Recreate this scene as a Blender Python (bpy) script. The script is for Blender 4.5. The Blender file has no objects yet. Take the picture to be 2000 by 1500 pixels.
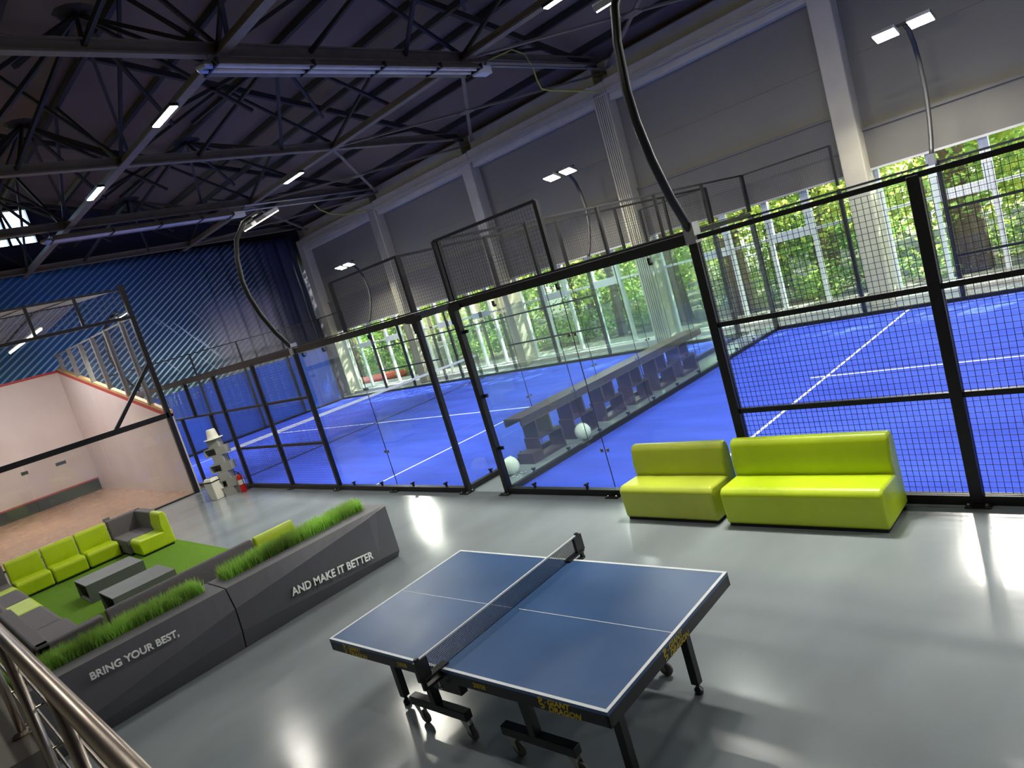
import bpy, math, random
from mathutils import Vector, Matrix
random.seed(7)
R = math.radians
scn = bpy.context.scene
COL = scn.collection

# ------------------------------------------------------------------ camera
cam_d = bpy.data.cameras.new('camera'); cam = bpy.data.objects.new('camera', cam_d); COL.objects.link(cam)
cam_d.sensor_width = 36.0; cam_d.lens = 1350.8 / 2000 * 36.0; cam_d.clip_end = 400; cam_d.clip_start = 0.05
right = Vector((0.68876969, 0.66804083, -0.28163409)); down = Vector((-0.09742125, -0.29966192, -0.94905839)); fwd = Vector((-0.71840477, 0.6811198, -0.14131668))
M = Matrix((right, -down, -fwd)).transposed().to_4x4(); M.translation = Vector((8.76025426, -6.68424313, 3.06502407))
cam.matrix_world = M
scn.camera = cam

# ------------------------------------------------------------------ world, sun, exposure
scn.view_settings.view_transform = 'Standard'; scn.view_settings.look = 'None'
scn.view_settings.gamma = 1.0; scn.view_settings.exposure = 0.0; scn.view_settings.use_curve_mapping = False
scn.cycles.transparent_max_bounces = 32
w = bpy.data.worlds.new('world'); scn.world = w; w.use_nodes = True
nt = w.node_tree; bg = nt.nodes['Background']
sky = nt.nodes.new('ShaderNodeTexSky'); sky.sky_type = 'NISHITA'; sky.sun_disc = False
sky.sun_elevation = R(48); sky.sun_rotation = R(35)
nt.links.new(sky.outputs[0], bg.inputs[0]); bg.inputs[1].default_value = 1.5
sd = bpy.data.lights.new('sun', 'SUN'); sun = bpy.data.objects.new('sun', sd); COL.objects.link(sun)
sd.energy = 26.0; sd.angle = R(0.6); sd.color = (1.0, 0.95, 0.85)
sun.rotation_euler = (-Vector((0.42, 0.70, 0.72))).to_track_quat('-Z', 'Y').to_euler()

# ------------------------------------------------------------------ materials
def mat(name, col, rough=0.5, metal=0.0, spec=0.5, noise=None, bump=None, emit=None, coat=0.0, rnoise=None):
    m = bpy.data.materials.new(name); m.use_nodes = True
    n = m.node_tree; b = n.nodes['Principled BSDF']
    c = tuple(((v / 12.92) if v <= 0.04045 else ((v + 0.055) / 1.055) ** 2.4) for v in col) + (1,)
    b.inputs['Base Color'].default_value = c
    b.inputs['Roughness'].default_value = rough; b.inputs['Metallic'].default_value = metal
    b.inputs['Specular IOR Level'].default_value = spec
    if coat: b.inputs['Coat Weight'].default_value = coat; b.inputs['Coat Roughness'].default_value = 0.08
    tc = n.nodes.new('ShaderNodeTexCoord')
    if noise:                       # (scale, amount, detail, stretch)
        s, a, d, st = noise
        mp = n.nodes.new('ShaderNodeMapping'); mp.inputs['Scale'].default_value = st
        n.links.new(tc.outputs['Object'], mp.inputs[0])
        t = n.nodes.new('ShaderNodeTexNoise'); t.inputs['Scale'].default_value = s; t.inputs['Detail'].default_value = d
        n.links.new(mp.outputs[0], t.inputs[0])
        mr = n.nodes.new('ShaderNodeMapRange'); mr.inputs[1].default_value = 0.3; mr.inputs[2].default_value = 0.7
        mr.inputs[3].default_value = 1 - a; mr.inputs[4].default_value = 1 + a
        n.links.new(t.outputs[0], mr.inputs[0])
        mx = n.nodes.new('ShaderNodeMix'); mx.data_type = 'RGBA'; mx.blend_type = 'MULTIPLY'; mx.inputs[0].default_value = 1
        mx.inputs[6].default_value = c; n.links.new(mr.outputs[0], mx.inputs[7]); n.links.new(mx.outputs[2], b.inputs['Base Color'])
    if rnoise:                      # (scale, lo, hi)
        t = n.nodes.new('ShaderNodeTexNoise'); t.inputs['Scale'].default_value = rnoise[0]; t.inputs['Detail'].default_value = 4
        n.links.new(tc.outputs['Object'], t.inputs[0])
        mr = n.nodes.new('ShaderNodeMapRange'); mr.inputs[1].default_value = 0.35; mr.inputs[2].default_value = 0.65
        mr.inputs[3].default_value = rnoise[1]; mr.inputs[4].default_value = rnoise[2]
        n.links.new(t.outputs[0], mr.inputs[0]); n.links.new(mr.outputs[0], b.inputs['Roughness'])
    if bump:                        # (scale, strength, distance, detail)
        t = n.nodes.new('ShaderNodeTexNoise'); t.inputs['Scale'].default_value = bump[0]; t.inputs['Detail'].default_value = bump[3]
        n.links.new(tc.outputs['Object'], t.inputs[0])
        bp = n.nodes.new('ShaderNodeBump'); bp.inputs['Strength'].default_value = bump[1]; bp.inputs['Distance'].default_value = bump[2]
        n.links.new(t.outputs[0], bp.inputs['Height']); n.links.new(bp.outputs[0], b.inputs['Normal'])
    if emit:
        b.inputs['Emission Color'].default_value = emit[0] + (1,); b.inputs['Emission Strength'].default_value = emit[1]
    return m

def glass(name, tint, refl=1.0, diff=0.0):
    m = bpy.data.materials.new(name); m.use_nodes = True; n = m.node_tree; n.nodes.clear()
    out = n.nodes.new('ShaderNodeOutputMaterial'); tr = n.nodes.new('ShaderNodeBsdfTransparent'); tr.inputs[0].default_value = tint + (1,)
    gl = n.nodes.new('ShaderNodeBsdfGlossy'); gl.inputs['Roughness'].default_value = 0.01
    lw = n.nodes.new('ShaderNodeLayerWeight'); lw.inputs[0].default_value = 0.5
    pw_ = n.nodes.new('ShaderNodeMath'); pw_.operation = 'POWER'; pw_.inputs[1].default_value = 5.0; n.links.new(lw.outputs['Facing'], pw_.inputs[0])
    fr = n.nodes.new('ShaderNodeMapRange'); fr.inputs[3].default_value = 0.035; fr.inputs[4].default_value = 1.0; n.links.new(pw_.outputs[0], fr.inputs[0])
    mu = n.nodes.new('ShaderNodeMath'); mu.operation = 'MULTIPLY'; mu.inputs[1].default_value = refl
    mx = n.nodes.new('ShaderNodeMixShader'); n.links.new(fr.outputs[0], mu.inputs[0]); n.links.new(mu.outputs[0], mx.inputs[0])
    n.links.new(tr.outputs[0], mx.inputs[1]); n.links.new(gl.outputs[0], mx.inputs[2])
    last = mx
    if diff:
        df = n.nodes.new('ShaderNodeBsdfDiffuse'); df.inputs[0].default_value = (0.8, 0.9, 0.88, 1)
        m2 = n.nodes.new('ShaderNodeMixShader'); m2.inputs[0].default_value = diff
        n.links.new(mx.outputs[0], m2.inputs[1]); n.links.new(df.outputs[0], m2.inputs[2]); last = m2
    n.links.new(last.outputs[0], out.inputs[0]); return m

def leafmat(name, col, trans):
    m = bpy.data.materials.new(name); m.use_nodes = True; n = m.node_tree; n.nodes.clear()
    out = n.nodes.new('ShaderNodeOutputMaterial'); d = n.nodes.new('ShaderNodeBsdfDiffuse'); t = n.nodes.new('ShaderNodeBsdfTranslucent')
    tc = n.nodes.new('ShaderNodeTexCoord'); nz = n.nodes.new('ShaderNodeTexNoise'); nz.inputs['Scale'].default_value = 1.3; nz.inputs['Detail'].default_value = 3
    n.links.new(tc.outputs['Object'], nz.inputs[0])
    def ramp(c):
        r = n.nodes.new('ShaderNodeMix'); r.data_type = 'RGBA'; r.inputs[6].default_value = tuple(v * 0.55 for v in c) + (1,); r.inputs[7].default_value = tuple(min(1, v * 1.5) for v in c) + (1,)
        mr = n.nodes.new('ShaderNodeMapRange'); mr.inputs[1].default_value = 0.35; mr.inputs[2].default_value = 0.65
        n.links.new(nz.outputs[0], mr.inputs[0]); n.links.new(mr.outputs[0], r.inputs[0]); return r.outputs[2]
    n.links.new(ramp(col), d.inputs[0]); n.links.new(ramp(trans), t.inputs[0])
    mx = n.nodes.new('ShaderNodeMixShader'); mx.inputs[0].default_value = 0.55
    n.links.new(d.outputs[0], mx.inputs[1]); n.links.new(t.outputs[0], mx.inputs[2]); n.links.new(mx.outputs[0], out.inputs[0]); return m

MT = {}
MT['floor'] = mat('grey_epoxy', (0.51, 0.54, 0.56), 0.15, noise=(1.1, 0.13, 10, (1, .45, 1)), bump=(45.0, 0.10, 0.002, 3), rnoise=(0.8, 0.10, 0.20), spec=0.6)
MT['turf_blue'] = mat('blue_turf', (0.225, 0.315, 0.77), 0.9, noise=(1.2, 0.20, 6, (0.35, 1.6, 1)), bump=(300, 0.3, 0.01, 2), spec=0.1)
MT['line'] = mat('white_line', (0.85, 0.88, 0.92), 0.8, noise=(9, 0.08, 2, (1, 1, 1)))
MT['black'] = mat('black_steel', (0.085, 0.085, 0.095), 0.42, noise=(8, 0.15, 3, (1, 1, 1)), spec=0.4)
MT['wire'] = mat('black_wire', (0.10, 0.10, 0.11), 0.45, noise=(5, 0.1, 1, (1, 1, 1)))
MT['plaster'] = mat('painted_plaster', (0.72, 0.70, 0.62), 0.8, noise=(2, 0.06, 5, (1, 1, 1)), bump=(18, 0.25, 0.02, 4))
MT['wallgrey'] = mat('grey_cladding', (0.48, 0.47, 0.415), 0.75, noise=(0.6, 0.05, 4, (1, 1, 1)))
MT['blind'] = mat('grey_blind', (0.42, 0.412, 0.38), 0.7, noise=(1.5, 0.04, 3, (1, 1, 1)))
MT['hem'] = mat('pale_hem', (0.72, 0.72, 0.72), 0.5, noise=(3, 0.04, 2, (1, 1, 1)))
MT['white_frame'] = mat('white_window_frame', (0.86, 0.88, 0.88), 0.45, noise=(3, 0.04, 2, (1, 1, 1)))
MT['deck'] = mat('dark_roof_deck', (0.44, 0.375, 0.30), 0.85, noise=(0.35, 0.14, 4, (1, 1, 1)))
MT['truss'] = mat('roof_steel', (0.46, 0.41, 0.33), 0.6, noise=(3, 0.12, 3, (1, 1, 1)))
MT['truss_dark'] = mat('roof_steel_dark', (0.17, 0.15, 0.125), 0.7, noise=(3, 0.12, 3, (1, 1, 1)))
MT['wall_dark'] = mat('dark_wall', (0.20, 0.20, 0.26), 0.9, noise=(0.5, 0.12, 4, (1, 1, 1)))
MT['lime'] = mat('lime_leatherette', (0.70, 0.79, 0.10), 0.38, noise=(4, 0.05, 4, (1, 1, 1)), bump=(60, 0.06, 0.01, 3), spec=0.5)
MT['olive'] = mat('faded_lime_leatherette', (0.68, 0.73, 0.22), 0.36, noise=(4, 0.05, 4, (1, 1, 1)), bump=(60, 0.06, 0.01, 3), spec=0.5)
MT['sofagrey'] = mat('grey_fabric', (0.40, 0.385, 0.40), 0.85, noise=(30, 0.08, 4, (1, 1, 1)), bump=(220, 0.2, 0.005, 2))
MT['planter'] = mat('planter_grey', (0.345, 0.34, 0.37), 0.55, noise=(2, 0.05, 4, (1, 1, 1)))
MT['letter'] = mat('white_lettering', (0.97, 0.97, 0.97), 0.6, noise=(9, 0.03, 1, (1, 1, 1)))
MT['yellow'] = mat('yellow_print', (0.75, 0.66, 0.12), 0.6, noise=(14, 0.12, 2, (1, 1, 1)))
MT['tt_blue'] = mat('table_blue', (0.235, 0.37, 0.56), 0.3, noise=(1.6, 0.12, 9, (1, 1, 1)), rnoise=(2.0, 0.29, 0.38), bump=(120, 0.06, 0.005, 2), spec=0.6)
MT['tt_white'] = mat('table_line', (0.90, 0.92, 0.93), 0.5, noise=(12, 0.05, 2, (1, 1, 1)))
MT['tt_black'] = mat('table_black', (0.085, 0.085, 0.10), 0.35, noise=(8, 0.15, 3, (1, 1, 1)))
MT['chrome'] = mat('zinc', (0.66, 0.65, 0.62), 0.25, metal=0.9, noise=(10, 0.15, 3, (1, 1, 1)))
MT['steel'] = mat('stainless', (0.72, 0.67, 0.62), 0.34, metal=1.0, noise=(6, 0.05, 2, (1, 1, 1)))
MT['rubber'] = mat('caster_rubber', (0.38, 0.37, 0.36), 0.6, noise=(8, 0.1, 3, (1, 1, 1)))
MT['grass'] = leafmat('artificial_grass', (0.24, 0.44, 0.09), (0.38, 0.58, 0.12))
MT['turf_green'] = mat('lounge_turf', (0.43, 0.59, 0.20), 0.9, noise=(60, 0.30, 5, (1, 1, 1)), bump=(160, 0.8, 0.03, 3), spec=0.1)
MT['cubegrey'] = mat('table_cube_grey', (0.40, 0.41, 0.41), 0.5, noise=(3, 0.05, 4, (1, 1, 1)))
MT['boxgrey'] = mat('display_grey', (0.58, 0.58, 0.56), 0.6, noise=(3, 0.04, 4, (1, 1, 1)))
MT['whiteplastic'] = mat('white_plastic', (0.87, 0.86, 0.80), 0.35, noise=(3, 0.03, 3, (1, 1, 1)))
MT['red'] = mat('red_paint', (0.80, 0.10, 0.10), 0.3, noise=(5, 0.06, 2, (1, 1, 1)))
MT['redline'] = mat('red_court_line', (0.72, 0.24, 0.22), 0.5, noise=(5, 0.06, 2, (1, 1, 1)))
MT['squash_white'] = mat('squash_plaster', (0.86, 0.81, 0.78), 0.5, noise=(1.2, 0.04, 5, (1, 1, 1)))
MT['wood'] = mat('maple_floor', (0.78, 0.60, 0.47), 0.22, noise=(1.2, 0.10, 6, (0.6, 14, 1)), rnoise=(2, 0.15, 0.3))
MT['pine'] = mat('pine', (0.80, 0.66, 0.45), 0.6, noise=(2, 0.10, 5, (10, 1, 1)))
MT['stud'] = mat('grey_stud', (0.50, 0.49, 0.47), 0.5, noise=(2, 0.10, 5, (1, 1, 1)))
MT['tin'] = mat('tin_board', (0.16, 0.17, 0.16), 0.2, noise=(2, 0.10, 3, (1, 1, 1)))
MT['net'] = mat('grey_netting', (0.62, 0.61, 0.60), 0.7, noise=(2, 0.10, 3, (1, 1, 1)))
MT['bench'] = mat('walnut_board', (0.25, 0.185, 0.18), 0.55, noise=(1.5, 0.14, 6, (14, 1, 14)))
MT['balloon'] = mat('white_balloon', (0.93, 0.96, 0.93), 0.15, noise=(2, 0.02, 2, (1, 1, 1)), spec=0.6)
MT['glass'] = glass('court_glass', (0.945, 0.985, 0.97), 1.0, 0.012)
MT['wglass'] = glass('window_glass', (0.94, 0.975, 0.965), 0.8)
MT['sglass'] = glass('squash_glass', (0.94, 0.94, 0.925), 1.2, 0.05)
MT['lens'] = mat('lamp_lens', (1, 1, 1), 0.5, emit=((1.0, 0.97, 0.86), 30.0), noise=(2, 0.02, 1, (1, 1, 1)))
MT['lens_warm'] = mat('flood_lens', (1, 1, 1), 0.5, emit=((1.0, 0.96, 0.74), 40.0), noise=(2, 0.02, 1, (1, 1, 1)))
MT['tube'] = mat('tube_lens', (1, 1, 1), 0.5, emit=((0.93, 0.93, 1.0), 9.0), noise=(2, 0.02, 1, (1, 1, 1)))
MT['heater'] = mat('heater_metal', (0.52, 0.48, 0.42), 0.45, metal=0.3, noise=(3, 0.12, 3, (1, 1, 1)))
MT['heater_tube'] = mat('heater_tube', (0.80, 0.76, 0.70), 0.35, metal=0.2, noise=(3, 0.12, 3, (1, 1, 1)))
MT['galv'] = mat('galvanised_pipe', (0.62, 0.63, 0.66), 0.35, metal=0.7, noise=(5, 0.12, 3, (1, 1, 1)))
MT['cable_yellow'] = mat('yellow_cable', (0.68, 0.70, 0.30), 0.5, noise=(5, 0.05, 2, (1, 1, 1)))
MT['cable_grey'] = mat('grey_cable', (0.66, 0.65, 0.58), 0.6, noise=(5, 0.05, 2, (1, 1, 1)))
MT['concrete'] = mat('balcony_concrete', (0.40, 0.38, 0.35), 0.8, noise=(3, 0.15, 6, (1, 1, 1)))
MT['soil'] = mat('forest_floor', (0.36, 0.34, 0.24), 0.95, noise=(0.8, 0.35, 6, (1, 1, 1)))
MT['pave'] = mat('outside_path', (0.62, 0.60, 0.56), 0.9, noise=(0.8, 0.15, 6, (1, 1, 1)))
MT['bark'] = mat('bark', (0.46, 0.40, 0.34), 0.95, noise=(3, 0.35, 6, (3, 3, 0.6)), bump=(12, 0.6, 0.05, 4))
MT['orange'] = mat('orange_pipe', (0.85, 0.35, 0.20), 0.5, noise=(3, 0.08, 3, (1, 1, 1)))
MT['leaf1'] = leafmat('leaf_yellow_green', (0.30, 0.42, 0.08), (0.70, 0.80, 0.18))
MT['leaf2'] = leafmat('leaf_green', (0.19, 0.31, 0.09), (0.46, 0.62, 0.16))
MT['leaf3'] = leafmat('leaf_dark', (0.12, 0.24, 0.09), (0.26, 0.42, 0.12))
MT['bluesheet'] = mat('blue_windscreen', (0.05, 0.24, 0.66), 0.45, noise=(0.7, 0.18, 5, (1, 1, 1)))

def curtain_mat():
    m = bpy.data.materials.new('printed_curtain'); m.use_nodes = True; n = m.node_tree; b = n.nodes['Principled BSDF']; b.inputs['Roughness'].default_value = 0.55
    L = n.links.new; tc = n.nodes.new('ShaderNodeTexCoord'); sp = n.nodes.new('ShaderNodeSeparateXYZ'); L(tc.outputs['Object'], sp.inputs[0])
    def math_(op, a, b_=None, c=None):
        k = n.nodes.new('ShaderNodeMath'); k.operation = op
        for i, v in enumerate((a, b_, c)):
            if v is None: continue
            if isinstance(v, (int, float)): k.inputs[i].default_value = v
            else: L(v, k.inputs[i])
        return k.outputs[0]
    def rng(v, a, b_, c=0.0, d=1.0):
        k = n.nodes.new('ShaderNodeMapRange'); L(v, k.inputs[0])
        for i, x in enumerate((a, b_, c, d)): k.inputs[i + 1].default_value = x
        return k.outputs[0]
    Y, Z = sp.outputs[1], sp.outputs[2]
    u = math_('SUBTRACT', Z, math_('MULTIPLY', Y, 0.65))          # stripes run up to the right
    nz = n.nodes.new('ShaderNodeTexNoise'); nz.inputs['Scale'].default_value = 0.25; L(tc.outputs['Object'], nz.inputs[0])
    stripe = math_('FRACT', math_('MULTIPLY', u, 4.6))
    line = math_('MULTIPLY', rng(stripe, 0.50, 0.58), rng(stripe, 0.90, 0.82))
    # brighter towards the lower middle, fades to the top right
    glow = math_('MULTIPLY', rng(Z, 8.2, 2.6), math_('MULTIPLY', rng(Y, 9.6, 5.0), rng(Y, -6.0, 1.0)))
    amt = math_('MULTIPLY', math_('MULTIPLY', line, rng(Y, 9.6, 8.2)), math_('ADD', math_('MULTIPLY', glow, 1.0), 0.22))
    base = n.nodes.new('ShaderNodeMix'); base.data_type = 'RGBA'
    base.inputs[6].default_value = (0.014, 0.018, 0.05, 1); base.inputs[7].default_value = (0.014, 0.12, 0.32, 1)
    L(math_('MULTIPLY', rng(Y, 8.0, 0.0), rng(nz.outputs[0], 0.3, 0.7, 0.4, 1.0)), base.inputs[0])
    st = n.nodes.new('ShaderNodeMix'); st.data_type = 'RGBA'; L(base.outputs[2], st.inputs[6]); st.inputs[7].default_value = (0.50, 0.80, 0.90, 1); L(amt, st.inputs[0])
    # pale drapery of the print at the lower right
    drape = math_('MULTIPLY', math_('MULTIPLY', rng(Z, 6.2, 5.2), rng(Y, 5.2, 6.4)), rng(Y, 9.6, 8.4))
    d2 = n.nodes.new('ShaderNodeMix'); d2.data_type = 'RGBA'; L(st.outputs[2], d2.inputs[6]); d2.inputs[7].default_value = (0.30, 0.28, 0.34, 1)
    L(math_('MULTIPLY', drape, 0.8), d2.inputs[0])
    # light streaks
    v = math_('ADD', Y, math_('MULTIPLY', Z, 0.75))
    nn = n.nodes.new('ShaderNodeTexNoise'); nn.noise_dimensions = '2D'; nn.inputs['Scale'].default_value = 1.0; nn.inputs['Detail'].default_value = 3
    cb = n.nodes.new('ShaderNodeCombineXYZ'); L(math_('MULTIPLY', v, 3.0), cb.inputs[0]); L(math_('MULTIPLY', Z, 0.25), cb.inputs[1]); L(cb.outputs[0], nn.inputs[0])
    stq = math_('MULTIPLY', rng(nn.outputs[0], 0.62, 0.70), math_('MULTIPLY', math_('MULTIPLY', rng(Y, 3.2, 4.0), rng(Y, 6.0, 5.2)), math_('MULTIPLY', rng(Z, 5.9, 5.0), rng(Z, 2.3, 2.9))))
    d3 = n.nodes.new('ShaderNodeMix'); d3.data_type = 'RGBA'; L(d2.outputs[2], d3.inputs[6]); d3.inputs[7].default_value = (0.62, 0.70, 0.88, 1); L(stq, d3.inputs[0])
    L(d3.outputs[2], b.inputs['Base Color'])
    return m
MT['curtain'] = curtain_mat()

# ------------------------------------------------------------------ mesh helpers
class MB:
    def __init__(s): s.v = []; s.f = []
    def add(s, vs, fs):
        k = len(s.v); s.v += [tuple(x) for x in vs]; s.f += [tuple(i + k for i in f) for f in fs]; return s
    def box(s, x0, x1, y0, y1, z0, z1):
        return s.add([(x, y, z) for x in (x0, x1) for y in (y0, y1) for z in (z0, z1)],
                     [(0, 1, 3, 2), (4, 6, 7, 5), (0, 4, 5, 1), (2, 3, 7, 6), (0, 2, 6, 4), (1, 5, 7, 3)])
    def bar(s, p, q, w, h=None, up=(0, 0, 1)):
        h = h or w; p = Vector(p); q = Vector(q); d = (q - p).normalized(); u = Vector(up)
        if abs(d.dot(u)) > 0.98: u = Vector((0, 1, 0))
        a = d.cross(u).normalized() * (w / 2); b = a.cross(d).normalized() * (h / 2)
        vs = [e + i * a + j * b for e in (p, q) for i in (-1, 1) for j in (-1, 1)]
        return s.add(vs, [(0, 1, 3, 2), (4, 6, 7, 5), (0, 4, 5, 1), (2, 3, 7, 6), (0, 2, 6, 4), (1, 5, 7, 3)])
    def tube(s, pts, r, n=10, cap=True):
        pts = [Vector(p) for p in pts]; rings = []; k0 = len(s.v)
        rr = r if isinstance(r, (list, tuple)) else [r] * len(pts)
        d0 = (pts[1] - pts[0]).normalized(); u = Vector((0, 0, 1)) if abs(d0.z) < 0.9 else Vector((1, 0, 0)); a = d0.cross(u).normalized()
        for i, p in enumerate(pts):
            d = (pts[min(i + 1, len(pts) - 1)] - pts[max(i - 1, 0)]).normalized()
            a = (a - d * a.dot(d)).normalized(); b = d.cross(a)
            for j in range(n):
                t = 2 * math.pi * j / n; s.v.append(tuple(p + rr[i] * (a * math.cos(t) + b * math.sin(t))))
        for i in range(len(pts) - 1):
            for j in range(n):
                j2 = (j + 1) % n; s.f.append((k0 + i * n + j, k0 + i * n + j2, k0 + (i + 1) * n + j2, k0 + (i + 1) * n + j))
        if cap:
            s.f.append(tuple(k0 + j for j in range(n))[::-1]); s.f.append(tuple(k0 + (len(pts) - 1) * n + j for j in range(n)))
        return s
    def lathe(s, prof, c=(0, 0, 0), n=24, M=None):
        k0 = len(s.v)
        for r, z in prof:
            for j in range(n):
                t = 2 * math.pi * j / n; v = Vector((r * math.cos(t), r * math.sin(t), z))
                if M: v = M @ v
                s.v.append((v.x + c[0], v.y + c[1], v.z + c[2]))
        for i in range(len(prof) - 1):
            for j in range(n):
                j2 = (j + 1) % n; s.f.append((k0 + i * n + j, k0 + i * n + j2, k0 + (i + 1) * n + j2, k0 + (i + 1) * n + j))
        return s
    def prism(s, prof, a, b, fn):      # prof: 2-D outline, fn(u,v,t) -> 3-D
        n = len(prof); vs = [fn(u, v, a) for u, v in prof] + [fn(u, v, b) for u, v in prof]
        return s.add(vs, [tuple(range(n))[::-1], tuple(range(n, 2 * n))] + [(i, (i + 1) % n, n + (i + 1) % n, n + i) for i in range(n)])
    def obj(s, name, m, parent=None, bevel=0, seg=3, smooth=False, label=None):
        me = bpy.data.meshes.new(name); me.from_pydata(s.v, [], s.f); me.update(); me.materials.append(MT[m])
        o = bpy.data.objects.new(name, me); COL.objects.link(o)
        if parent: o.parent = parent
        if smooth or bevel:
            for p in me.polygons: p.use_smooth = True
        if bevel:
            md = o.modifiers.new('bevel', 'BEVEL'); md.width = bevel; md.segments = seg; md.limit_method = 'ANGLE'; md.angle_limit = R(25)
            md.harden_normals = True
        if label: o['label'] = label
        fix_normals(me)
        return o
def fix_normals(me):
    import bmesh
    if len(me.polygons) > 60000: return
    b = bmesh.new(); b.from_mesh(me); bmesh.ops.recalc_face_normals(b, faces=b.faces); b.to_mesh(me); b.free()
def tag(o, label, cat, group=None):
    o['label'] = label; o['category'] = cat
    if group: o['group'] = group
    return o
def thing(name, label, cat, loc=(0, 0, 0), rz=0, group=None):
    o = bpy.data.objects.new(name, None); o.empty_display_size = 0.1; COL.objects.link(o); o.location = loc; o.rotation_euler = (0, 0, rz)
    return tag(o, label, cat, group)
def struct(o): o['kind'] = 'structure'; return o
def dup(root, loc, label, rz=None, group=None):
    def cp(o, par):
        c = o.copy(); COL.objects.link(c); c.parent = par
        for ch in o.children: cp(ch, c)
        return c
    kids = list(root.children); c = root.copy(); COL.objects.link(c); c.location = loc
    if rz is not None: c.rotation_euler = (0, 0, rz)
    for k in kids: cp(k, c)
    c['label'] = label
    if group: c['group'] = group
    return c
_txt = {}
def text_obj(name, s, size, m, parent, M_, shear=0.0, off=0.0, ext=0.002):
    cu = bpy.data.curves.new('t', 'FONT'); cu.body = s; cu.size = size; cu.shear = shear; cu.offset = off; cu.extrude = ext
    t = bpy.data.objects.new('t', cu); COL.objects.link(t)
    dg = bpy.context.evaluated_depsgraph_get(); me = bpy.data.meshes.new_from_object(t.evaluated_get(dg))
    bpy.data.objects.remove(t); me.transform(M_); me.name = name; me.materials.clear(); me.materials.append(MT[m])
    o = bpy.data.objects.new(name, me); COL.objects.link(o); o.parent = parent; return o

# ------------------------------------------------------------------ shell
XL, XR, YB, YF = -22.4, 18.0, -16.0, 11.75
struct(MB().box(XL, XR, YB, 12.2, -0.3, 0.0).obj('floor', 'floor'))
def deck_z(y): return 8.45 + (11.75 - y) * 0.235 if y > -6 else 8.45 + 17.75 * 0.235 - (-6 - y) * 0.235
b = MB()
for y0, y1 in ((12.4, -6.0), (-6.0, YB - 0.4)):
    b.add([(XL - .3, y0, deck_z(y0)), (XR, y0, deck_z(y0)), (XR, y1, deck_z(y1)), (XL - .3, y1, deck_z(y1)),
           (XL - .3, y0, deck_z(y0) + .25), (XR, y0, deck_z(y0) + .25), (XR, y1, deck_z(y1) + .25), (XL - .3, y1, deck_z(y1) + .25)],
          [(0, 1, 2, 3), (4, 7, 6, 5), (0, 4, 5, 1), (1, 5, 6, 2), (2, 6, 7, 3), (3, 7, 4, 0)])
struct(b.obj('ceiling', 'deck'))
struct(MB().box(XR, XR + .2, YB, 12.2, 0, 13).obj('wall_right', 'wall_dark'))
struct(MB().box(XL, XR, YB - .2, YB, 0, 11).obj('wall_back', 'plaster'))
# left gable wall with the bright upper window
b = MB(); x0, x1 = XL - .2, XL
b.box(x0, x1, YB, 12.2, 0, 8.6)
b.box(x0, x1, YB, -6.5, 8.6, 13); b.box(x0, x1, 0.95, 12.2, 8.6, 11.4); b.box(x0, x1, -6.5, 0.95, 8.6, 9.55); b.box(x0, x1, -6.5, 0.95, 11.0, 13)
struct(b.obj('wall_left', 'wall_dark'))
wn = MB()
for y in (0.92, 0.0, -1.6, -3.2, -4.8, -6.45): wn.box(x0, x1 + .05, y - .05, y + .05, 9.55, 11.0)
for z in (9.58, 9.95, 10.97): wn.box(x0, x1 + .05, -6.5, 0.95, z - .04, z + .04)
wn = struct(wn.obj('window_5', 'black'))
pane = MB().box(x0 + .08, x0 + .09, -6.5, .95, 9.55, 11.0).obj('pane', 'wglass', wn)

# window wall: far side along +Y
PX = [-21.3, -15.1, -9.05, -3.0, 3.18, 9.2, 15.2]
pw = 0.25
struct(MB().box(XL, XR, 11.76, 12.0, 7.0, 8.5).box(XL, XR, 11.74, 12.0, 0, 0.06).obj('wall_far', 'plaster'))
n = 1
for i, px in enumerate(PX):
    struct(MB().box(px - pw, px + pw, 11.0, 11.8, 0, 7.75).obj('trim_%d' % n, 'plaster', bevel=0.03, seg=2)); n += 1
for i in range(len(PX) - 1):    # top beam between pillars, with lip
    a, c = PX[i] + pw, PX[i + 1] - pw
    struct(MB().box(a, c, 11.02, 11.75, 7.42, 7.78).box(a, c, 11.3, 11.75, 7.78, 8.3).box(a, c, 11.12, 11.75, 7.2, 7.42).obj('trim_%d' % n, 'plaster', bevel=0.02, seg=2)); n += 1
bays = [(PX[i] + pw, PX[i + 1] - pw) for i in range(len(PX) - 1)]
SEAM = [4.55, 4.55, 4.55, 4.6, 4.11, 4.3]
BOT = [3.13, 3.15, 3.17, 3.2, 3.2, 3.2]
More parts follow.
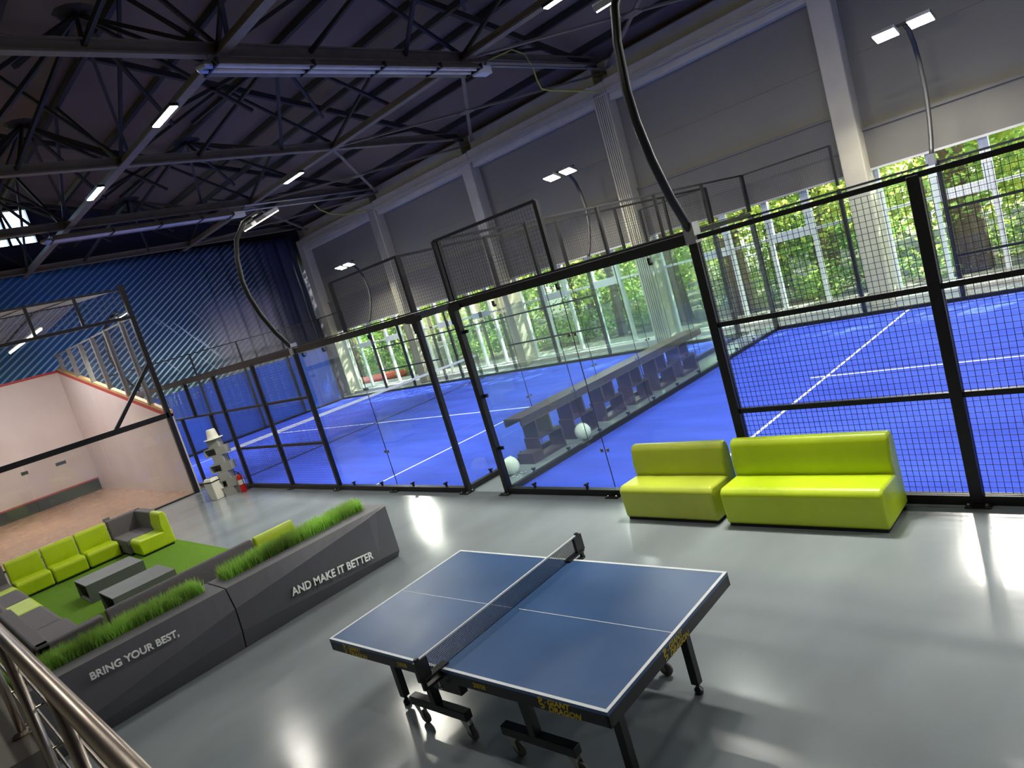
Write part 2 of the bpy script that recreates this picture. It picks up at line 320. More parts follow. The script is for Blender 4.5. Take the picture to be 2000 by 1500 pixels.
for i, (a, c) in enumerate(bays):
    wi = thing('window_%d' % (i + 1 if i < 4 else i + 2), '', '', (0, 0, 0)); del wi['label']; del wi['category']; struct(wi)
    W = c - a
    ms = [a + 0.04, a + W * 0.2, a + W * 0.4, a + W * 0.6, a + W * 0.8, c - 0.04]
    fr = MB(); yw = 11.55
    for k, m_ in enumerate(ms): fr.box(m_ - .045, m_ + .045, yw, yw + .12, 0.12, 3.9)
    fr.box(a, c, yw, yw + .12, 0.0, 0.14); fr.box(a, c, yw, yw + .12, 3.7, 3.9); fr.box(a, c, yw + .02, yw + .10, 2.14, 2.2)
    fr.obj('window_frame', 'white_frame', wi)
    for k in (1, 3):
        v = MB(); s0, s1 = ms[k] + .045, ms[k + 1] - .045
        v.box(s0, s0 + .09, yw - .03, yw + .09, 2.05, 3.55); v.box(s1 - .09, s1, yw - .03, yw + .09, 2.05, 3.55)
        v.box(s0 + .09, s1 - .09, yw - .03, yw + .09, 2.05, 2.28); v.box(s0 + .09, s1 - .09, yw - .03, yw + .09, 3.4, 3.55)
        v.obj('vent_sash', 'white_frame', wi)
    MB().box(a, c, yw + .055, yw + .065, 0.1, 3.8).obj('pane', 'wglass', wi)
    struct(MB().box(a, c, 11.2, 11.6, 0.0, 0.10).obj('baseboard_%d' % (i + 1), 'hem'))
    struct(MB().box(a, c, 11.42, 11.76, SEAM[i], 7.3).box(a, c, 11.40, 11.45, 5.75, 5.79).obj('wall_far_panel', 'wallgrey'))
    bl = thing('roller_blind', 'grey roller blind half lowered over the windows, ' + ['in the corner bay beside the blue curtain', 'second bay from the blue curtain', 'behind the tall mesh between the two courts', 'behind the left end of the right court', 'rightmost and largest in view', 'beyond the right edge'][i], 'blind', (0, 11.38, BOT[i]), 0, 'roller blinds along the window wall')
    MB().box(a, c, -.02, .0, 0, SEAM[i] - BOT[i]).obj('fabric', 'blind', bl)
    MB().box(a, c, -.06, .03, SEAM[i] - BOT[i] - .04, SEAM[i] - BOT[i] + .03).obj('cassette', 'blind', bl)
    MB().box(a, c, -.035, .01, -.05, .0).obj('hem_bar', 'hem', bl)
# conduit bundles on two pillars
for px, lb in ((-15.1, 'bundle of grey cables down the pillar beside the first window bay'), (-3.0, 'bundle of grey cables down the pillar above the right court corner')):
    b = MB()
    for k in range(6): b.bar((px - .16 + k * .07, 10.975, 0.05), (px - .16 + k * .07, 10.975, 7.5), .032, .04)
    tag(b.obj('cable_bundle', 'cable_grey'), lb, 'cables')
for z, lb in ((7.50, 'upper long cable run along the concrete beam above the windows'), (7.38, 'lower long cable run along the concrete beam above the windows')):
    tag(MB().tube([(x, 10.96, z + (0.03 if k % 2 else 0)) for k, x in enumerate([i * 3.02 - 21.2 for i in range(13)])], .018, 6).obj('beam_cable', 'cable_grey'), lb, 'cable')

# ------------------------------------------------------------------ roof steelwork
ORD = ['first', 'second', 'third', 'fourth', 'fifth', 'sixth', 'seventh', 'eighth', 'ninth', 'tenth', 'eleventh', 'twelfth', 'thirteenth', 'fourteenth', 'fifteenth', 'sixteenth', 'seventeenth', 'eighteenth', 'nineteenth', 'twentieth']
ORD += ['twenty ' + o for o in ORD[:9]]
ZB = 8.3
def ytruss(x, lb):
    t = thing('roof_truss', lb, 'roof truss', (x, 0, ZB), 0, 'roof trusses')
    MB().box(-.09, .09, -15.9, 11.2, -.04, .0).box(-.015, .015, -15.9, 11.2, 0, .16).box(-.09, .09, -15.9, 11.2, .16, .19).obj('bottom_chord', 'truss', t)
    top = MB(); ys = [11.2, 6, 0, -6, -12, -15.9]
    for a, c in zip(ys[:-1], ys[1:]): top.bar((0, a, deck_z(a) - .35 - ZB), (0, c, deck_z(c) - .35 - ZB), .12, .14)
    top.obj('top_chord', 'truss_dark', t)
    nodes = [(11, 0), (9, 1), (6, 0), (3, 1), (0, 0), (-3, 1), (-6, 0), (-9, 1), (-12, 0)]
    for (a, ka), (c, kc) in zip(nodes[:-1], nodes[1:]):
        MB().bar((0, a, (deck_z(a) - .4 - ZB) if ka else .1), (0, c, (deck_z(c) - .4 - ZB) if kc else .1), .07, .07).obj('web_member', 'truss_dark', t)
    return t
def xtruss(y, lb):
    t = thing('roof_truss', lb, 'roof truss', (0, y, ZB), 0, 'roof trusses')
    MB().box(XL, XR, -.10, .10, -.05, -.01).box(XL, XR, -.015, .015, 0, .14).obj('bottom_chord', 'truss', t)
    zt = deck_z(y) - .4 - ZB
    MB().bar((XL, 0, zt), (XR, 0, zt), .12, .14).obj('top_chord', 'truss_dark', t)
    k = 0; x = -21.0
    while x < 14.9:
        MB().bar((x, 0, 0.05 if k % 2 == 0 else zt), (x + 3, 0, zt if k % 2 == 0 else 0.05), .07, .07).obj('web_member', 'truss_dark', t)
        x += 3; k += 1
    return t
TX = [-21, -14.75, -9.0, -3.0, 3.0, 9.0, 15.0]
for x, l in zip(TX, ['against the blue curtain wall', 'carrying the far radiant heater', 'without any heater, over the lime lounge', 'carrying the near radiant heater', 'over the right court', 'unseen fill added above the camera', 'at the right end']):
    ytruss(x, 'dark steel roof truss spanning towards the windows, ' + l)
for y, l in zip([5.85, -0.1, -6.2, -12.2], ['the one nearest the window wall', 'over the near court fence, carrying the strip lights', 'over the table tennis area', 'at the back']):
    xtruss(y, 'dark lengthwise roof truss, ' + l)
# star-shaped nodes between the trusses
def star(x, y, z, lb):
    t = thing('roof_node', lb, 'roof node', (x, y, z), 0, 'star shaped roof nodes')
    MB().lathe([(0.0, -.06), (.34, -.02), (.42, .03), (.0, .08)], n=10).obj('gusset', 'truss_dark', t)
    for dx in (-3, -1.5, 0, 1.5, 3):
        for dy in (-3.0 if abs(dx) < 3 else -1.2, 3.0 if abs(dx) < 3 else 1.2):
            q = (dx, dy, ZB + .1 - z) if abs(dx) in (0, 3) else (dx, dy * 0.6, ZB + .4 - z)
            MB().bar((0, 0, 0), q, .075, .075).obj('strut', 'truss_dark', t)
    return t
for x, y, z, l in ((-6, -1.05, 10.35, 'top left'), (-12, -1.0, 10.4, 'above the bright gable window'), (0, -1.05, 10.35, 'above the near heater'), (-18, -1.0, 10.4, 'beside the gable wall'),
                   (-12, 3.0, 9.7, 'between the two heaters'), (-6, 3.0, 9.7, 'just behind the near heater'), (0, 3.0, 9.7, 'above the right court'), (-18, 3.0, 9.7, 'above the far heater')):
    star(x, y, z, 'dark star shaped roof node with fanning struts, ' + l)
for k in range(14):
    y = 10.6 - k * 1.75
    o = MB().box(XL, XR, -.06, .06, -.16, 0).obj('roof_purlin', 'truss_dark'); o.location = (0, y, deck_z(y) - .02)
    tag(o, 'dark purlin under the roof deck, ' + ORD[k] + ' from the window wall', 'purlin', 'roof purlins')
# edge bracing between the last truss and the wall pillars
for i, x in enumerate([-21, -15, -9, -3, 3]):
    t = thing('cross_bracing', 'light steel cross bracing against the window wall, ' + ['corner bay', 'second bay from the curtain', 'bay above the first tall mesh', 'bay above the right court', 'rightmost bay'][i], 'bracing', (0, 0, ZB + .02), 0, 'roof cross bracing')
    MB().bar((x, 5.85, 0), (x + 6, 11.6, -.25), .10, .05).obj('brace_arm', 'truss', t)
    MB().bar((x + 6, 5.85, 0), (x, 11.6, -.25), .10, .05).obj('brace_arm', 'truss', t)
    MB().box(x + 2.8, x + 3.2, 8.5, 8.9, -.17, -.13).obj('gusset', 'truss', t)
# radiant heaters hung under two trusses
def heater(x, y0, y1, z, lb):
    t = thing('radiant_heater', lb, 'heater', (x, y0, z), 0, 'ceiling radiant heaters'); L = y1 - y0
    b = MB(); pr = [(-.28, 0.0), (-.16, .16), (.16, .16), (.28, 0.0), (.27, -.01), (.15, .14), (-.15, .14), (-.27, -.01)]
    b.prism(pr, 0, L, lambda u, v, s: (u, s, v)).obj('reflector', 'heater', t)
    for s in (-.1, .1): MB().tube([(s, 0, .04), (s, L, .04)], .045, 10).obj('heater_tube', 'heater_tube', t)
    k = 0
    for y in (0.03, L * .3, L * .56, L * .8, L - .03):
        MB().box(-.3, .3, y - .02, y + .02, -.02, .10).obj('bracket', 'black', t)
        MB().bar((0, y, .15), (0, y, ZB - z), .015).obj('hanger', 'truss', t)
    MB().tube([(.1, 0, .04), (.1, -.12, .04), (0, -.2, .04), (-.1, -.12, .04), (-.1, 0, .04)], .06, 10).obj('return_bend', 'galv', t)
    MB().box(-.1, .14, L, L + .45, -.06, .12).obj('burner_box', 'whiteplastic', t)
    for s, zz in ((-.05, .33), (.1, .12)): MB().tube([(s, L + .4, .1), (s, L + .6, zz), (s, 11.2 - y0, zz - .02)], .03, 8).obj('flue_pipe', 'galv', t)
    return t
heater(-2.9, -.4, 6.1, 8.0, 'silver radiant tube heater hanging in the upper middle, near the camera')
heater(-14.6, -.7, 4.9, 7.92, 'silver radiant tube heater hanging far left above the blue curtain')
tag(MB().tube([(-2.9, 6.7, 8.3), (-2.9, 7.1, 8.42), (-2.9, 7.65, 8.58), (-2.9, 8.1, 8.48), (-2.9, 8.28, 8.15), (-2.9, 8.32, 7.8), (-2.9, 8.4, 7.6), (-2.9, 8.7, 7.55), (-2.9, 10.9, 7.5)], .02, 6).obj('gas_hose', 'cable_yellow'), 'thin yellow hose looping from the near radiant heater to the pillar', 'hose')
tag(MB().tube([(-14.9, 8.4, 8.0), (-14.9, 8.6, 7.75), (-14.9, 9.0, 7.55), (-14.9, 9.5, 7.45), (-14.95, 10.9, 7.5)], .02, 6).obj('gas_hose', 'cable_yellow'), 'thin yellow hose hanging from the far radiant heater pipe', 'hose')

# strip lights under the lengthwise trusses
def lamp_area(parent, loc, sx, sy, e, col, rot=(0, 0, 0), spread=math.pi):
    l = bpy.data.lights.new('lamp_light', 'AREA'); l.shape = 'RECTANGLE'; l.size = sx; l.size_y = sy; l.energy = e; l.color = col; l.spread = spread
    o = bpy.data.objects.new('lamp_light', l); COL.objects.link(o); o.location = loc; o.rotation_euler = rot; o.parent = parent; return o
def strip(x, y, lb, e=75, L=1.15):
    t = thing('strip_light', lb, 'light', (x, y, 8.22), 0, 'ceiling strip lights')
    MB().box(-L / 2, L / 2, -.09, .09, -.04, .02).obj('housing', 'black', t)
    MB().box(-L / 2 + .02, L / 2 - .02, -.07, .07, -.055, -.04).obj('diffuser', 'lens', t)
    lamp_area(t, (0, 0, -.062), L - .05, .13, e, (1.0, 0.97, 0.90)); return t
for x, y, l in ((-5.55, -.25, 'brightest, upper left of the room'), (-10.8, -.3, 'above the squash court, near the gable window'), (-11.4, 5.75, 'middle of the ceiling beyond the near heater'), (.35, 5.75, 'at the top edge beside the bent pole'),
                (.5, -.25, 'unseen fill added above the seats'), (6.0, 5.75, 'unseen fill added further right'), (6.5, -6.1, 'unseen fill added above the camera'), (1.0, -6.1, 'unseen fill added above the planters'), (-4.5, -6.1, 'unseen fill added above the lounge'), (-10.5, -6.1, 'unseen fill added above the squash wall')):  # lamps on this line are out of view, added as general fill
    strip(x, y, 'glowing strip light under the roof truss, ' + l)

# ------------------------------------------------------------------ flood light poles
def pole(x, y0, s, lb, e=190, h0=3.0):
    # s = +1: bows towards -Y (near side); -1: towards +Y
    t = thing('floodlight_pole', lb, 'flood light', (x, y0, 0), 0, 'court flood light poles')
    prof = [(0, h0), (.12, 3.2), (.25, 3.42), (.42, 3.82), (.52, 4.2), (.55, 4.5), (.5, 4.95), (.38, 5.3), (.15, 5.58), (-.05, 5.66)]
    MB().tube([(0, -s * o, z) for o, z in prof], .045, 12).obj('pole', 'black' if s > 0 else 'wire', t, smooth=True)
    MB().bar((-.42, s * .05, 5.68), (.42, s * .05, 5.68), .06, .05).obj('cross_arm', 'wire', t)
    MB().box(-.06, .06, -.07, .07, h0 - .1, h0 + .12).obj('clamp', 'galv', t)
    for k in (-1, 1):
        h = MB().box(-.21, .21, -.17, .17, -.03, .05).obj('lamp_head', 'galv', t, bevel=.015, seg=2); h.location = (k * .31, s * .22, 5.6); h.rotation_euler = (R(20) * s, 0, 0)
        MB().box(-.195, .195, -.155, .155, -.042, -.03).obj('lens', 'lens_warm', h)
        lamp_area(h, (0, 0, -.05), .38, .3, e, (1.0, 0.97, 0.87), spread=R(150))
    return t
pole(5.0, 0, 1, 'black bowed flood light pole on the near fence, right of centre')
pole(-4.07, 0, 1, 'black bowed flood light pole on the near fence of the left court')
pole(-16.1, .64, 1, 'flood light pole glimpsed behind the squash court')
pole(5.03, 9.75, -1, 'flood light pole with the brightest lamps at upper right')
pole(-3.95, 9.75, -1, 'flood light pole on the far fence, middle of the window wall')
pole(-15.9, 9.75, -1, 'flood light pole on the far fence near the curtain')
pole(15.5, 9.75, -1, 'flood light pole at the far right end')
pole(12.9, 0, 1, 'flood light pole at the near right end')

# ------------------------------------------------------------------ courts
def court_surface(x0, x1, lb, sx, net):
    t = thing('padel_court_turf', lb, 'court floor', (x0, 0, 0))
    MB().box(0, x1 - x0, .06, 9.98, 0.0, .012).obj('turf', 'turf_blue', t)
    for s in sx: MB().box(s - x0 - .025, s - x0 + .025, .06, 9.98, .012, .015).obj('court_line', 'line', t)
    a, c = min(sx) - x0, max(sx) - x0
    MB().box(a, c, 4.95, 5.0, .012, .015).obj('court_line', 'line', t)
    return t
t = court_surface(-20.15, -.05, 'bright blue artificial turf of the left padel court with white lines', (-17.05, -3.05), -10)
t = court_surface(1.02, 17.9, 'bright blue artificial turf of the right padel court with white lines', (4.0, 17.88), 11)
MB().box(2.7, 2.98, 4.95, 5.0, .012, .015).obj('court_line', 'line', t)

def wires(b, P, s0, s1, z0, z1, w, step):
    n = max(1, round((s1 - s0) / step)); m = max(1, round((z1 - z0) / step))
    for i in range(n + 1): s = s0 + (s1 - s0) * i / n; b.bar(P(s, 0, z0), P(s, 0, z1), w)
    for j in range(m + 1): z = z0 + (z1 - z0) * j / m; b.bar(P(s0, -w, z), P(s1, -w, z), w)
def fence(name, lb, P, posts=(), rails=(), glass_=(), mesh=(), sill=None, top=None, clamps=(), wire=.003, pw=.085, feet=(), post_m='black', th=.11):
    """P(s, o, z): along, outward offset, height"""
    t = thing(name, lb, 'fence')
    for s, z0, z1 in posts: MB().bar(P(s, 0, z0), P(s, 0, z1), pw, pw).obj('post', post_m, t, bevel=.008, seg=2)
    for s0, s1, z in rails: MB().bar(P(s0, 0, z), P(s1, 0, z), .05, .05).obj('rail', 'black', t)
    if top:
        for s0, s1, z in top: 
            tb = MB().bar(P(s0, 0, z), P(s1, 0, z), .07, th)
            if th > .1: tb.bar(P(s0, .02, z + .075), P(s1, .02, z + .075), .06, .02)
            tb.obj('top_rail', 'black', t)
    if sill:
        for s0, s1 in sill: MB().bar(P(s0, .0, .05), P(s1, .0, .05), .09, .08).obj('bottom_rail', 'black', t)
    for s0, s1, z0, z1 in glass_:
        b = MB(); a = [P(s0, -.035, z0), P(s1, -.035, z0), P(s1, -.035, z1), P(s0, -.035, z1)]; c = [P(s0, -.047, z0), P(s1, -.047, z0), P(s1, -.047, z1), P(s0, -.047, z1)]
        b.add(a + c, [(0, 1, 2, 3), (7, 6, 5, 4), (0, 4, 5, 1), (1, 5, 6, 2), (2, 6, 7, 3), (3, 7, 4, 0)])
        b.obj('glass_pane', 'glass', t)
        MB().bar(P(s1 - .004, -.041, z0), P(s1 - .004, -.041, z1), .006, .014).obj('glass_joint', 'wire', t)
    for s0, s1, z0, z1 in mesh:
        b = MB(); wires(b, P, s0, s1, z0, z1, wire, .054); b.obj('mesh_panel', 'wire', t)
    for s, z, k in clamps:
        if k == 'b': MB().bar(P(s, -.01, .07), P(s, -.01, .15), .03, .03).bar(P(s, -.04, .15), P(s, .03, .15), .035, .025).obj('glass_clamp', 'black', t)
        elif k == 't': MB().bar(P(s, -.01, z), P(s, -.01, z - .07), .03, .03).bar(P(s - .02, -.03, z - .07), P(s + .02, -.03, z - .07), .03, .03).obj('glass_clamp', 'black', t)
        elif k == 's': MB().bar(P(s, -.03, z), P(s + .13, -.03, z), .03, .05).obj('glass_clamp', 'black', t)
        else:
            b = MB()
            for d in (-.05, .05): b.bar(P(s + d - .022, -.03, z), P(s + d + .022, -.03, z), .012, .05); b.bar(P(s + d, -.02, z), P(s + d, -.008, z), .02)
            b.obj('glass_clamp', 'chrome', t)
    for s in feet:
        f = MB(); c = P(s, .03, 0); f.box(c[0] - .10, c[0] + .10, c[1] - .09, c[1] + .09, 0.002, .014).obj('base_plate', 'black', t)
        for dx in (-.07, .07):
            for dy in (-.05, .05): MB().lathe([(.018, .014), (.018, .03), (.008, .036), (0.0, .036)], (c[0] + dx, c[1] + dy, 0), 8).obj('bolt', 'chrome', t)
    return t
PN = lambda s, o, z: (s, -o, z)                      # near side y=0, outward = -Y
PF = lambda s, o, z: (s, 10.05 + o, z)
PE0 = lambda s, o, z: (-.02 + o, s, z)
PE1 = lambda s, o, z: (.99 - o, s, z)
PEL = lambda s, o, z: (-20.2 - o, s, z)
H = 2.96
# left court, near side
f = fence('court_side_fence', 'near side of the left court, two glass panes then black mesh and a gate opening', PN,
      posts=[(.02, .01, H), (-4.07, .01, H), (-6.15, .01, H), (-8.42, .01, H), (-9.4, .01, 2.0), (-11.5, .01, 2.0), (-10.4, 2.0, H), (-12.4, .01, H), (-14.2, .01, H), (-16.1, .01, H)],
      rails=[(-8.42, -4.07, 2.0), (-6.15, -4.07, 1.02), (-8.42, -6.15, 1.02), (-12.4, -8.42, 2.0), (-16.1, -12.4, 2.0), (-16.1, -12.4, 1.02)],
      glass_=[(-2.03, 0, .1, 2.9), (-4.07, -2.04, .1, 2.9), (-18.1, -16.1, .1, 2.9), (-20.1, -18.1, .1, 2.9)],
      mesh=[(-6.15, -4.07, .1, 2.9), (-8.42, -6.15, .1, 2.9), (-9.4, -8.42, .1, 2.0), (-12.4, -8.42, 2.0, 2.9), (-14.2, -12.4, .1, 2.9), (-16.1, -14.2, .1, 2.9)],
      sill=[(-9.4, .0), (-20.2, -11.5)], top=[(-20.2, .06, H)],
      clamps=[(-.55, 0, 'b'), (-1.5, 0, 'b'), (-2.5, 0, 'b'), (-3.5, 0, 'b'), (-1.4, 2.88, 't'), (-3.0, 2.88, 't'), (-3.8, 2.88, 't'), (-2.03, .75, 'x'), (-2.03, 1.95, 'x')],
      feet=[.0, -2.03, -4.1, -6.18, -8.45, -11.5])
# corner bracket plates
CP = [(-.22, 2.89), (-.22, 2.97), (.22, 2.97), (.22, 2.89), (.07, 2.87), (.055, 2.7), (-.055, 2.7), (-.07, 2.87)]
MB().prism(CP, -.052, -.044, lambda u, v, q: (.02 + u, q, v)).obj('corner_plate', 'black', f)
# upper 1 m mesh near corner
def upper(lb, s0, s1, P, pw=.055, ends=(1, 1), z1=3.93, extra=()):
    t = thing('upper_mesh_frame', lb, 'mesh frame')
    for s in sorted(set([s0, s1] + list(extra))): MB().bar(P(s, 0, 3.03), P(s, 0, z1), pw, pw).obj('post', 'black', t)
    MB().bar(P(s0, 0, z1), P(s1, 0, z1), .038, .038).obj('top_rail', 'black', t)
    b = MB(); wires(b, P, s0, s1, 3.04, z1 - .02, .003, .054); b.obj('mesh_panel', 'wire', t); return t
upper('raised black mesh frame on the near side at the corner of the left court', -2.03, .02, PN)
upper('raised black mesh frame on the near side at the corner of the right court', .97, 3.04, PN)
Y5 = [0.02, 2, 4, 6, 8, 10.0]
upper('long raised black mesh along the end of the left court beside the bench', .06, 10.0, PE0, extra=Y5[1:-1])
upper('long raised black mesh along the end of the right court beside the bench', .06, 10.0, PE1, extra=Y5[1:-1])
upper('raised black mesh frame on the far side at the corner of the left court', -2.03, .0, PF)
upper('raised black mesh frame on the far side at the corner of the right court', 1.0, 3.1, PF)
upper('raised black mesh frame beside the blue curtain at the far left corner', -20.2, -18.1, PF)
upper('long black mesh frame in front of the blue curtain above the end wall', .06, 10.0, PEL, extra=Y5[1:-1])
# left court end wall (beside bench)
fence('court_end_wall', 'glass end wall of the left court behind the dark bench', PE0,
      posts=[(y, .01, H) for y in (2.0, 4, 6, 8)][:0] + [(10.0, .01, H)],
      glass_=[(.06 if k == 0 else 2.0 * k, 2.0 * k + 2, .1, 2.9) for k in range(5)], sill=[(.08, 10)], top=[(.06, 10, H)],
      clamps=[(2.0 * k, 1.0, 'x') for k in (1, 2, 3, 4)] + [(.6, 0, 'b'), (1.4, 0, 'b')])
fence('court_end_wall', 'glass end wall of the right court in front of the dark bench', PE1,
      posts=[(10.0, .01, H)], glass_=[(.06 if k == 0 else 2.0 * k, 2.0 * k + 2, .1, 2.9) for k in range(5)], sill=[(.08, 10)], top=[(.06, 10, H)],
      clamps=[(2.0 * k, 1.0, 'x') for k in (1, 2, 3, 4)] + [(.6 + .9 * k, 0, 'b') for k in range(10)])
# left court far side
fence('court_side_fence', 'far side of the left court in front of the windows', PF,
      posts=[(x, .01, H) for x in (-4.3, -6.4, -8.45, -9.45, -11.35, -12.35, -14.45, -16.5)],
      rails=[(-8.45, -4.3, 1.95), (-8.45, -4.3, .97), (-16.5, -12.35, 1.95), (-16.5, -12.35, .97), (-12.35, -8.45, 1.95)],
      glass_=[(-2.03, 0, .15, 2.9), (-4.3, -2.03, .15, 2.9), (-18.3, -16.5, .15, 2.9), (-20.2, -18.3, .15, 2.9)],
      mesh=[(-6.4, -4.3, .15, 2.9), (-8.45, -6.4, .15, 2.9), (-9.45, -8.45, .15, 2.9), (-14.45, -12.35, .15, 2.9), (-16.5, -14.45, .15, 2.9), (-12.35, -11.35, .15, 2.9)],
      sill=[(-20.2, 0)], top=[(-20.2, 0, 2.92)], wire=.003, th=.05)
# left court end wall, blue
t = fence('court_end_wall', 'bright blue sheeted end wall of the left court below the curtain', PEL,
      posts=[(y, .01, H) for y in (.0, 2.0, 4, 6, 8, 10.0)], sill=[(.0, 10)], top=[(.0, 10, H)],
      glass_=[(2.0 * k, 2.0 * k + 2, .1, 2.9) for k in range(5)])
b = MB()
for k in range(40): b.box(-20.34 - (.012 if k % 2 else 0), -20.32 - (.012 if k % 2 else 0), k * .2505, (k + 1) * .2505 + .002, .1, 2.62)
b.obj('blue_sheet', 'bluesheet', t)
# right court near side
f2 = fence('court_side_fence', 'near side of the right court, glass panes then large mesh bays behind the lime seats', PN,
      posts=[(.97, .01, H), (5.0, .01, H), (7.09, .01, H), (9.15, .01, H), (11.2, .01, H)],
      rails=[(5.0, 12, 2.0), (5.0, 12, 1.03)],
      glass_=[(1.0, 3.01, .1, 2.9), (3.02, 5.0, .1, 2.9)],
      mesh=[(5.0, 7.09, .1, 2.9), (7.09, 9.15, .1, 2.9), (9.15, 11.2, .1, 2.9)],
      sill=[(1.0, 12.2)], top=[(.92, 5.0, H)],
      clamps=[(1.55, 0, 'b'), (2.55, 0, 'b'), (3.6, 0, 'b'), (1.8, 2.88, 't'), (3.0, 2.88, 't'), (4.4, 2.88, 't'), (3.01, .62, 'x'), (3.01, 2.2, 'x'), (.97, .72, 's'), (.97, 1.55, 's'), (.97, 2.55, 's')],
      feet=[.95, 3.02, 5.0, 7.1], wire=.0042, pw=.10)
MB().prism(CP, -.064, -.052, lambda u, v, q: (.97 + max(u, -.06), q, v)).obj('corner_plate', 'black', f2)
t = fence('court_top_tube', 'slim twin top tube of the right court mesh fence', PN, posts=[], rails=[(5.0, 12.2, 2.955)])
t['category'] = 'rail'
fence('court_side_fence', 'far side of the right court in front of the windows', PF,
      posts=[(x, .01, H) for x in (1.0, 3.1, 5.05, 7.1, 9.2, 11.3)], rails=[(5.05, 13, 1.95), (5.05, 13, .97)],
      glass_=[(1.0, 3.05, .15, 2.9), (3.06, 5.05, .15, 2.9)],
      mesh=[(5.05, 7.1, .15, 2.9), (7.1, 9.2, .15, 2.9)], sill=[(.97, 13)], top=[(.97, 13, 2.92)], th=.05)
# net of the left court
t = thing('padel_net', 'padel net with white top tape stretched across the left court', 'net', (-10.0, 0, 0))
MB().box(-.03, .03, .25, 9.8, .85, .92).obj('tape', 'line', t)
b = MB(); wires(b, lambda s, o, z: (o, s, z), .3, 9.75, .03, .86, .004, .05); b.obj('netting', 'wire', t)
MB().tube([(0, .3, .03), (0, 9.75, .03)], .012, 6).obj('bottom_cord', 'wire', t)
for y in (.25, 9.8): MB().box(-.04, .04, y - .04, y + .04, 0.012, .95).obj('net_post', 'black', t)

# ------------------------------------------------------------------ bench between the courts
t = thing('slatted_bench', 'long dark brown board bench between the two glass end walls', 'bench', (.27, 0, 0))
Yb0, Yb1 = 1.12, 7.35
MB().box(-.21, .21, Yb0, Yb1, .80, .84).obj('top_board', 'bench', t)
MB().box(-.21, -.17, Yb0, Yb1, .70, .80).obj('apron', 'bench', t)
MB().box(.17, .21, Yb0, Yb1, .70, .80).obj('apron', 'bench', t)
MB().box(-.18, .18, 1.18, 1.44, 0.0, .19).obj('step_box', 'bench', t)
for k in range(6):
    y = 1.46 + k * .97
    MB().box(-.17, .17, y, y + .04, .38, .80).obj('upright', 'bench', t)
    MB().box(-.17, .17, y + .36, y + .40, .38, .80).obj('upright', 'bench', t)
    MB().box(-.17, .17, y - .04, y + .62, .345, .38).obj('shelf', 'bench', t)
    MB().box(-.17, .17, y - .04, y, .0, .345).obj('upright', 'bench', t)
    MB().box(-.17, .17, y + .58, y + .62, .0, .345).obj('upright', 'bench', t)
    MB().box(-.17, .17, y + .0, y + .58, .0, .03).obj('shelf', 'bench', t)

# balloons
def balloon(x, y, r, lb, rx):
    prof = [(0.001, -1.22), (.10, -1.2), (.05, -1.13), (.12, -1.06)] + [(math.cos(a) * (1 if a > 0 else 1 - .12 * (-a)), math.sin(a) * 1.06) for a in [R(v) for v in range(-78, 91, 8)]] + [(.001, 1.06)]
    M_ = Matrix.Rotation(rx, 3, 'X') @ Matrix.Rotation(.4, 3, 'Y')
    o = MB().lathe([(p * r, q * r) for p, q in prof], (0, 0, 0), 28, M_).obj('balloon', 'balloon', smooth=True); o.location = (x, y, r * 1.04); tag(o, lb, 'balloon', 'white balloons'); return o
balloon(.34, .74, .15, 'white balloon on the floor right behind the glass corner post', 2.4)
balloon(.64, 2.36, .15, 'white balloon in front of the dark bench, further back', 2.2)
b = MB()
for k in range(14):
    x, y = .5 + random.uniform(-.12, .12), .72 + random.uniform(-.12, .12); b.box(x, x + .02, y, y + .02, .001, .008)
o = tag(b.obj('paper_confetti', 'letter'), 'small scatter of white confetti beside the near balloon', 'confetti'); o['kind'] = 'stuff'

# ------------------------------------------------------------------ blue curtain
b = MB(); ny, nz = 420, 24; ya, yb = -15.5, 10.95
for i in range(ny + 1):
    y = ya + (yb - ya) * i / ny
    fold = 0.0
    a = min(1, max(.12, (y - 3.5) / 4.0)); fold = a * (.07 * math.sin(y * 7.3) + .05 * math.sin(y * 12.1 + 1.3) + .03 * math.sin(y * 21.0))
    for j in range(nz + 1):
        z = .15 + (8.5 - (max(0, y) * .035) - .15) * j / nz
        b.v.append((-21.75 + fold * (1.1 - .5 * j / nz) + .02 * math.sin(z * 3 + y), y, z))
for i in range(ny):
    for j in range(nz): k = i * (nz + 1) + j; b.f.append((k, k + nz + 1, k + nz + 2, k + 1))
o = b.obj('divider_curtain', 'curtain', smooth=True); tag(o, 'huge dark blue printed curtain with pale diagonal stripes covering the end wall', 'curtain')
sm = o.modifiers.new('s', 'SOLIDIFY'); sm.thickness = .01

# ------------------------------------------------------------------ squash court
t = thing('squash_court', 'white walled squash court behind a black framed glass wall at left', 'squash court', (-11.05, -.44, 0))
sx = -11.05; L = 9.75
MB().box(-L, -.03, -6.4, 0, .0, .015).obj('wooden_floor', 'wood', t)
fw = MB().box(-L - .15, -L, -6.5, .0, 0, 4.62).obj('front_wall', 'squash_white', t)
MB().box(-L, -L + .03, -6.4, -.03, .0, .43).obj('tin', 'tin', fw)
MB().box(-L, -L + .04, -6.4, -.03, .43, .48).obj('red_line', 'redline', fw)
MB().box(-L, -L + .012, -6.4, -.0, 4.57, 4.65).obj('red_line', 'redline', fw)
MB().box(-L, -L + .006, -6.4, -.03, 1.78, 1.83).obj('red_line', 'redline', fw)
sw = MB().prism([(-L, 0), (0, 0), (0, 2.25), (-L, 4.62)], 0, .12, lambda u, v, s: (u, s, v)).obj('side_wall', 'squash_white', t)
MB().prism([(-L, 4.55), (0, 2.18), (0, 2.27), (-L, 4.64)], -.006, .13, lambda u, v, s: (u, s, v)).obj('red_line', 'redline', sw)
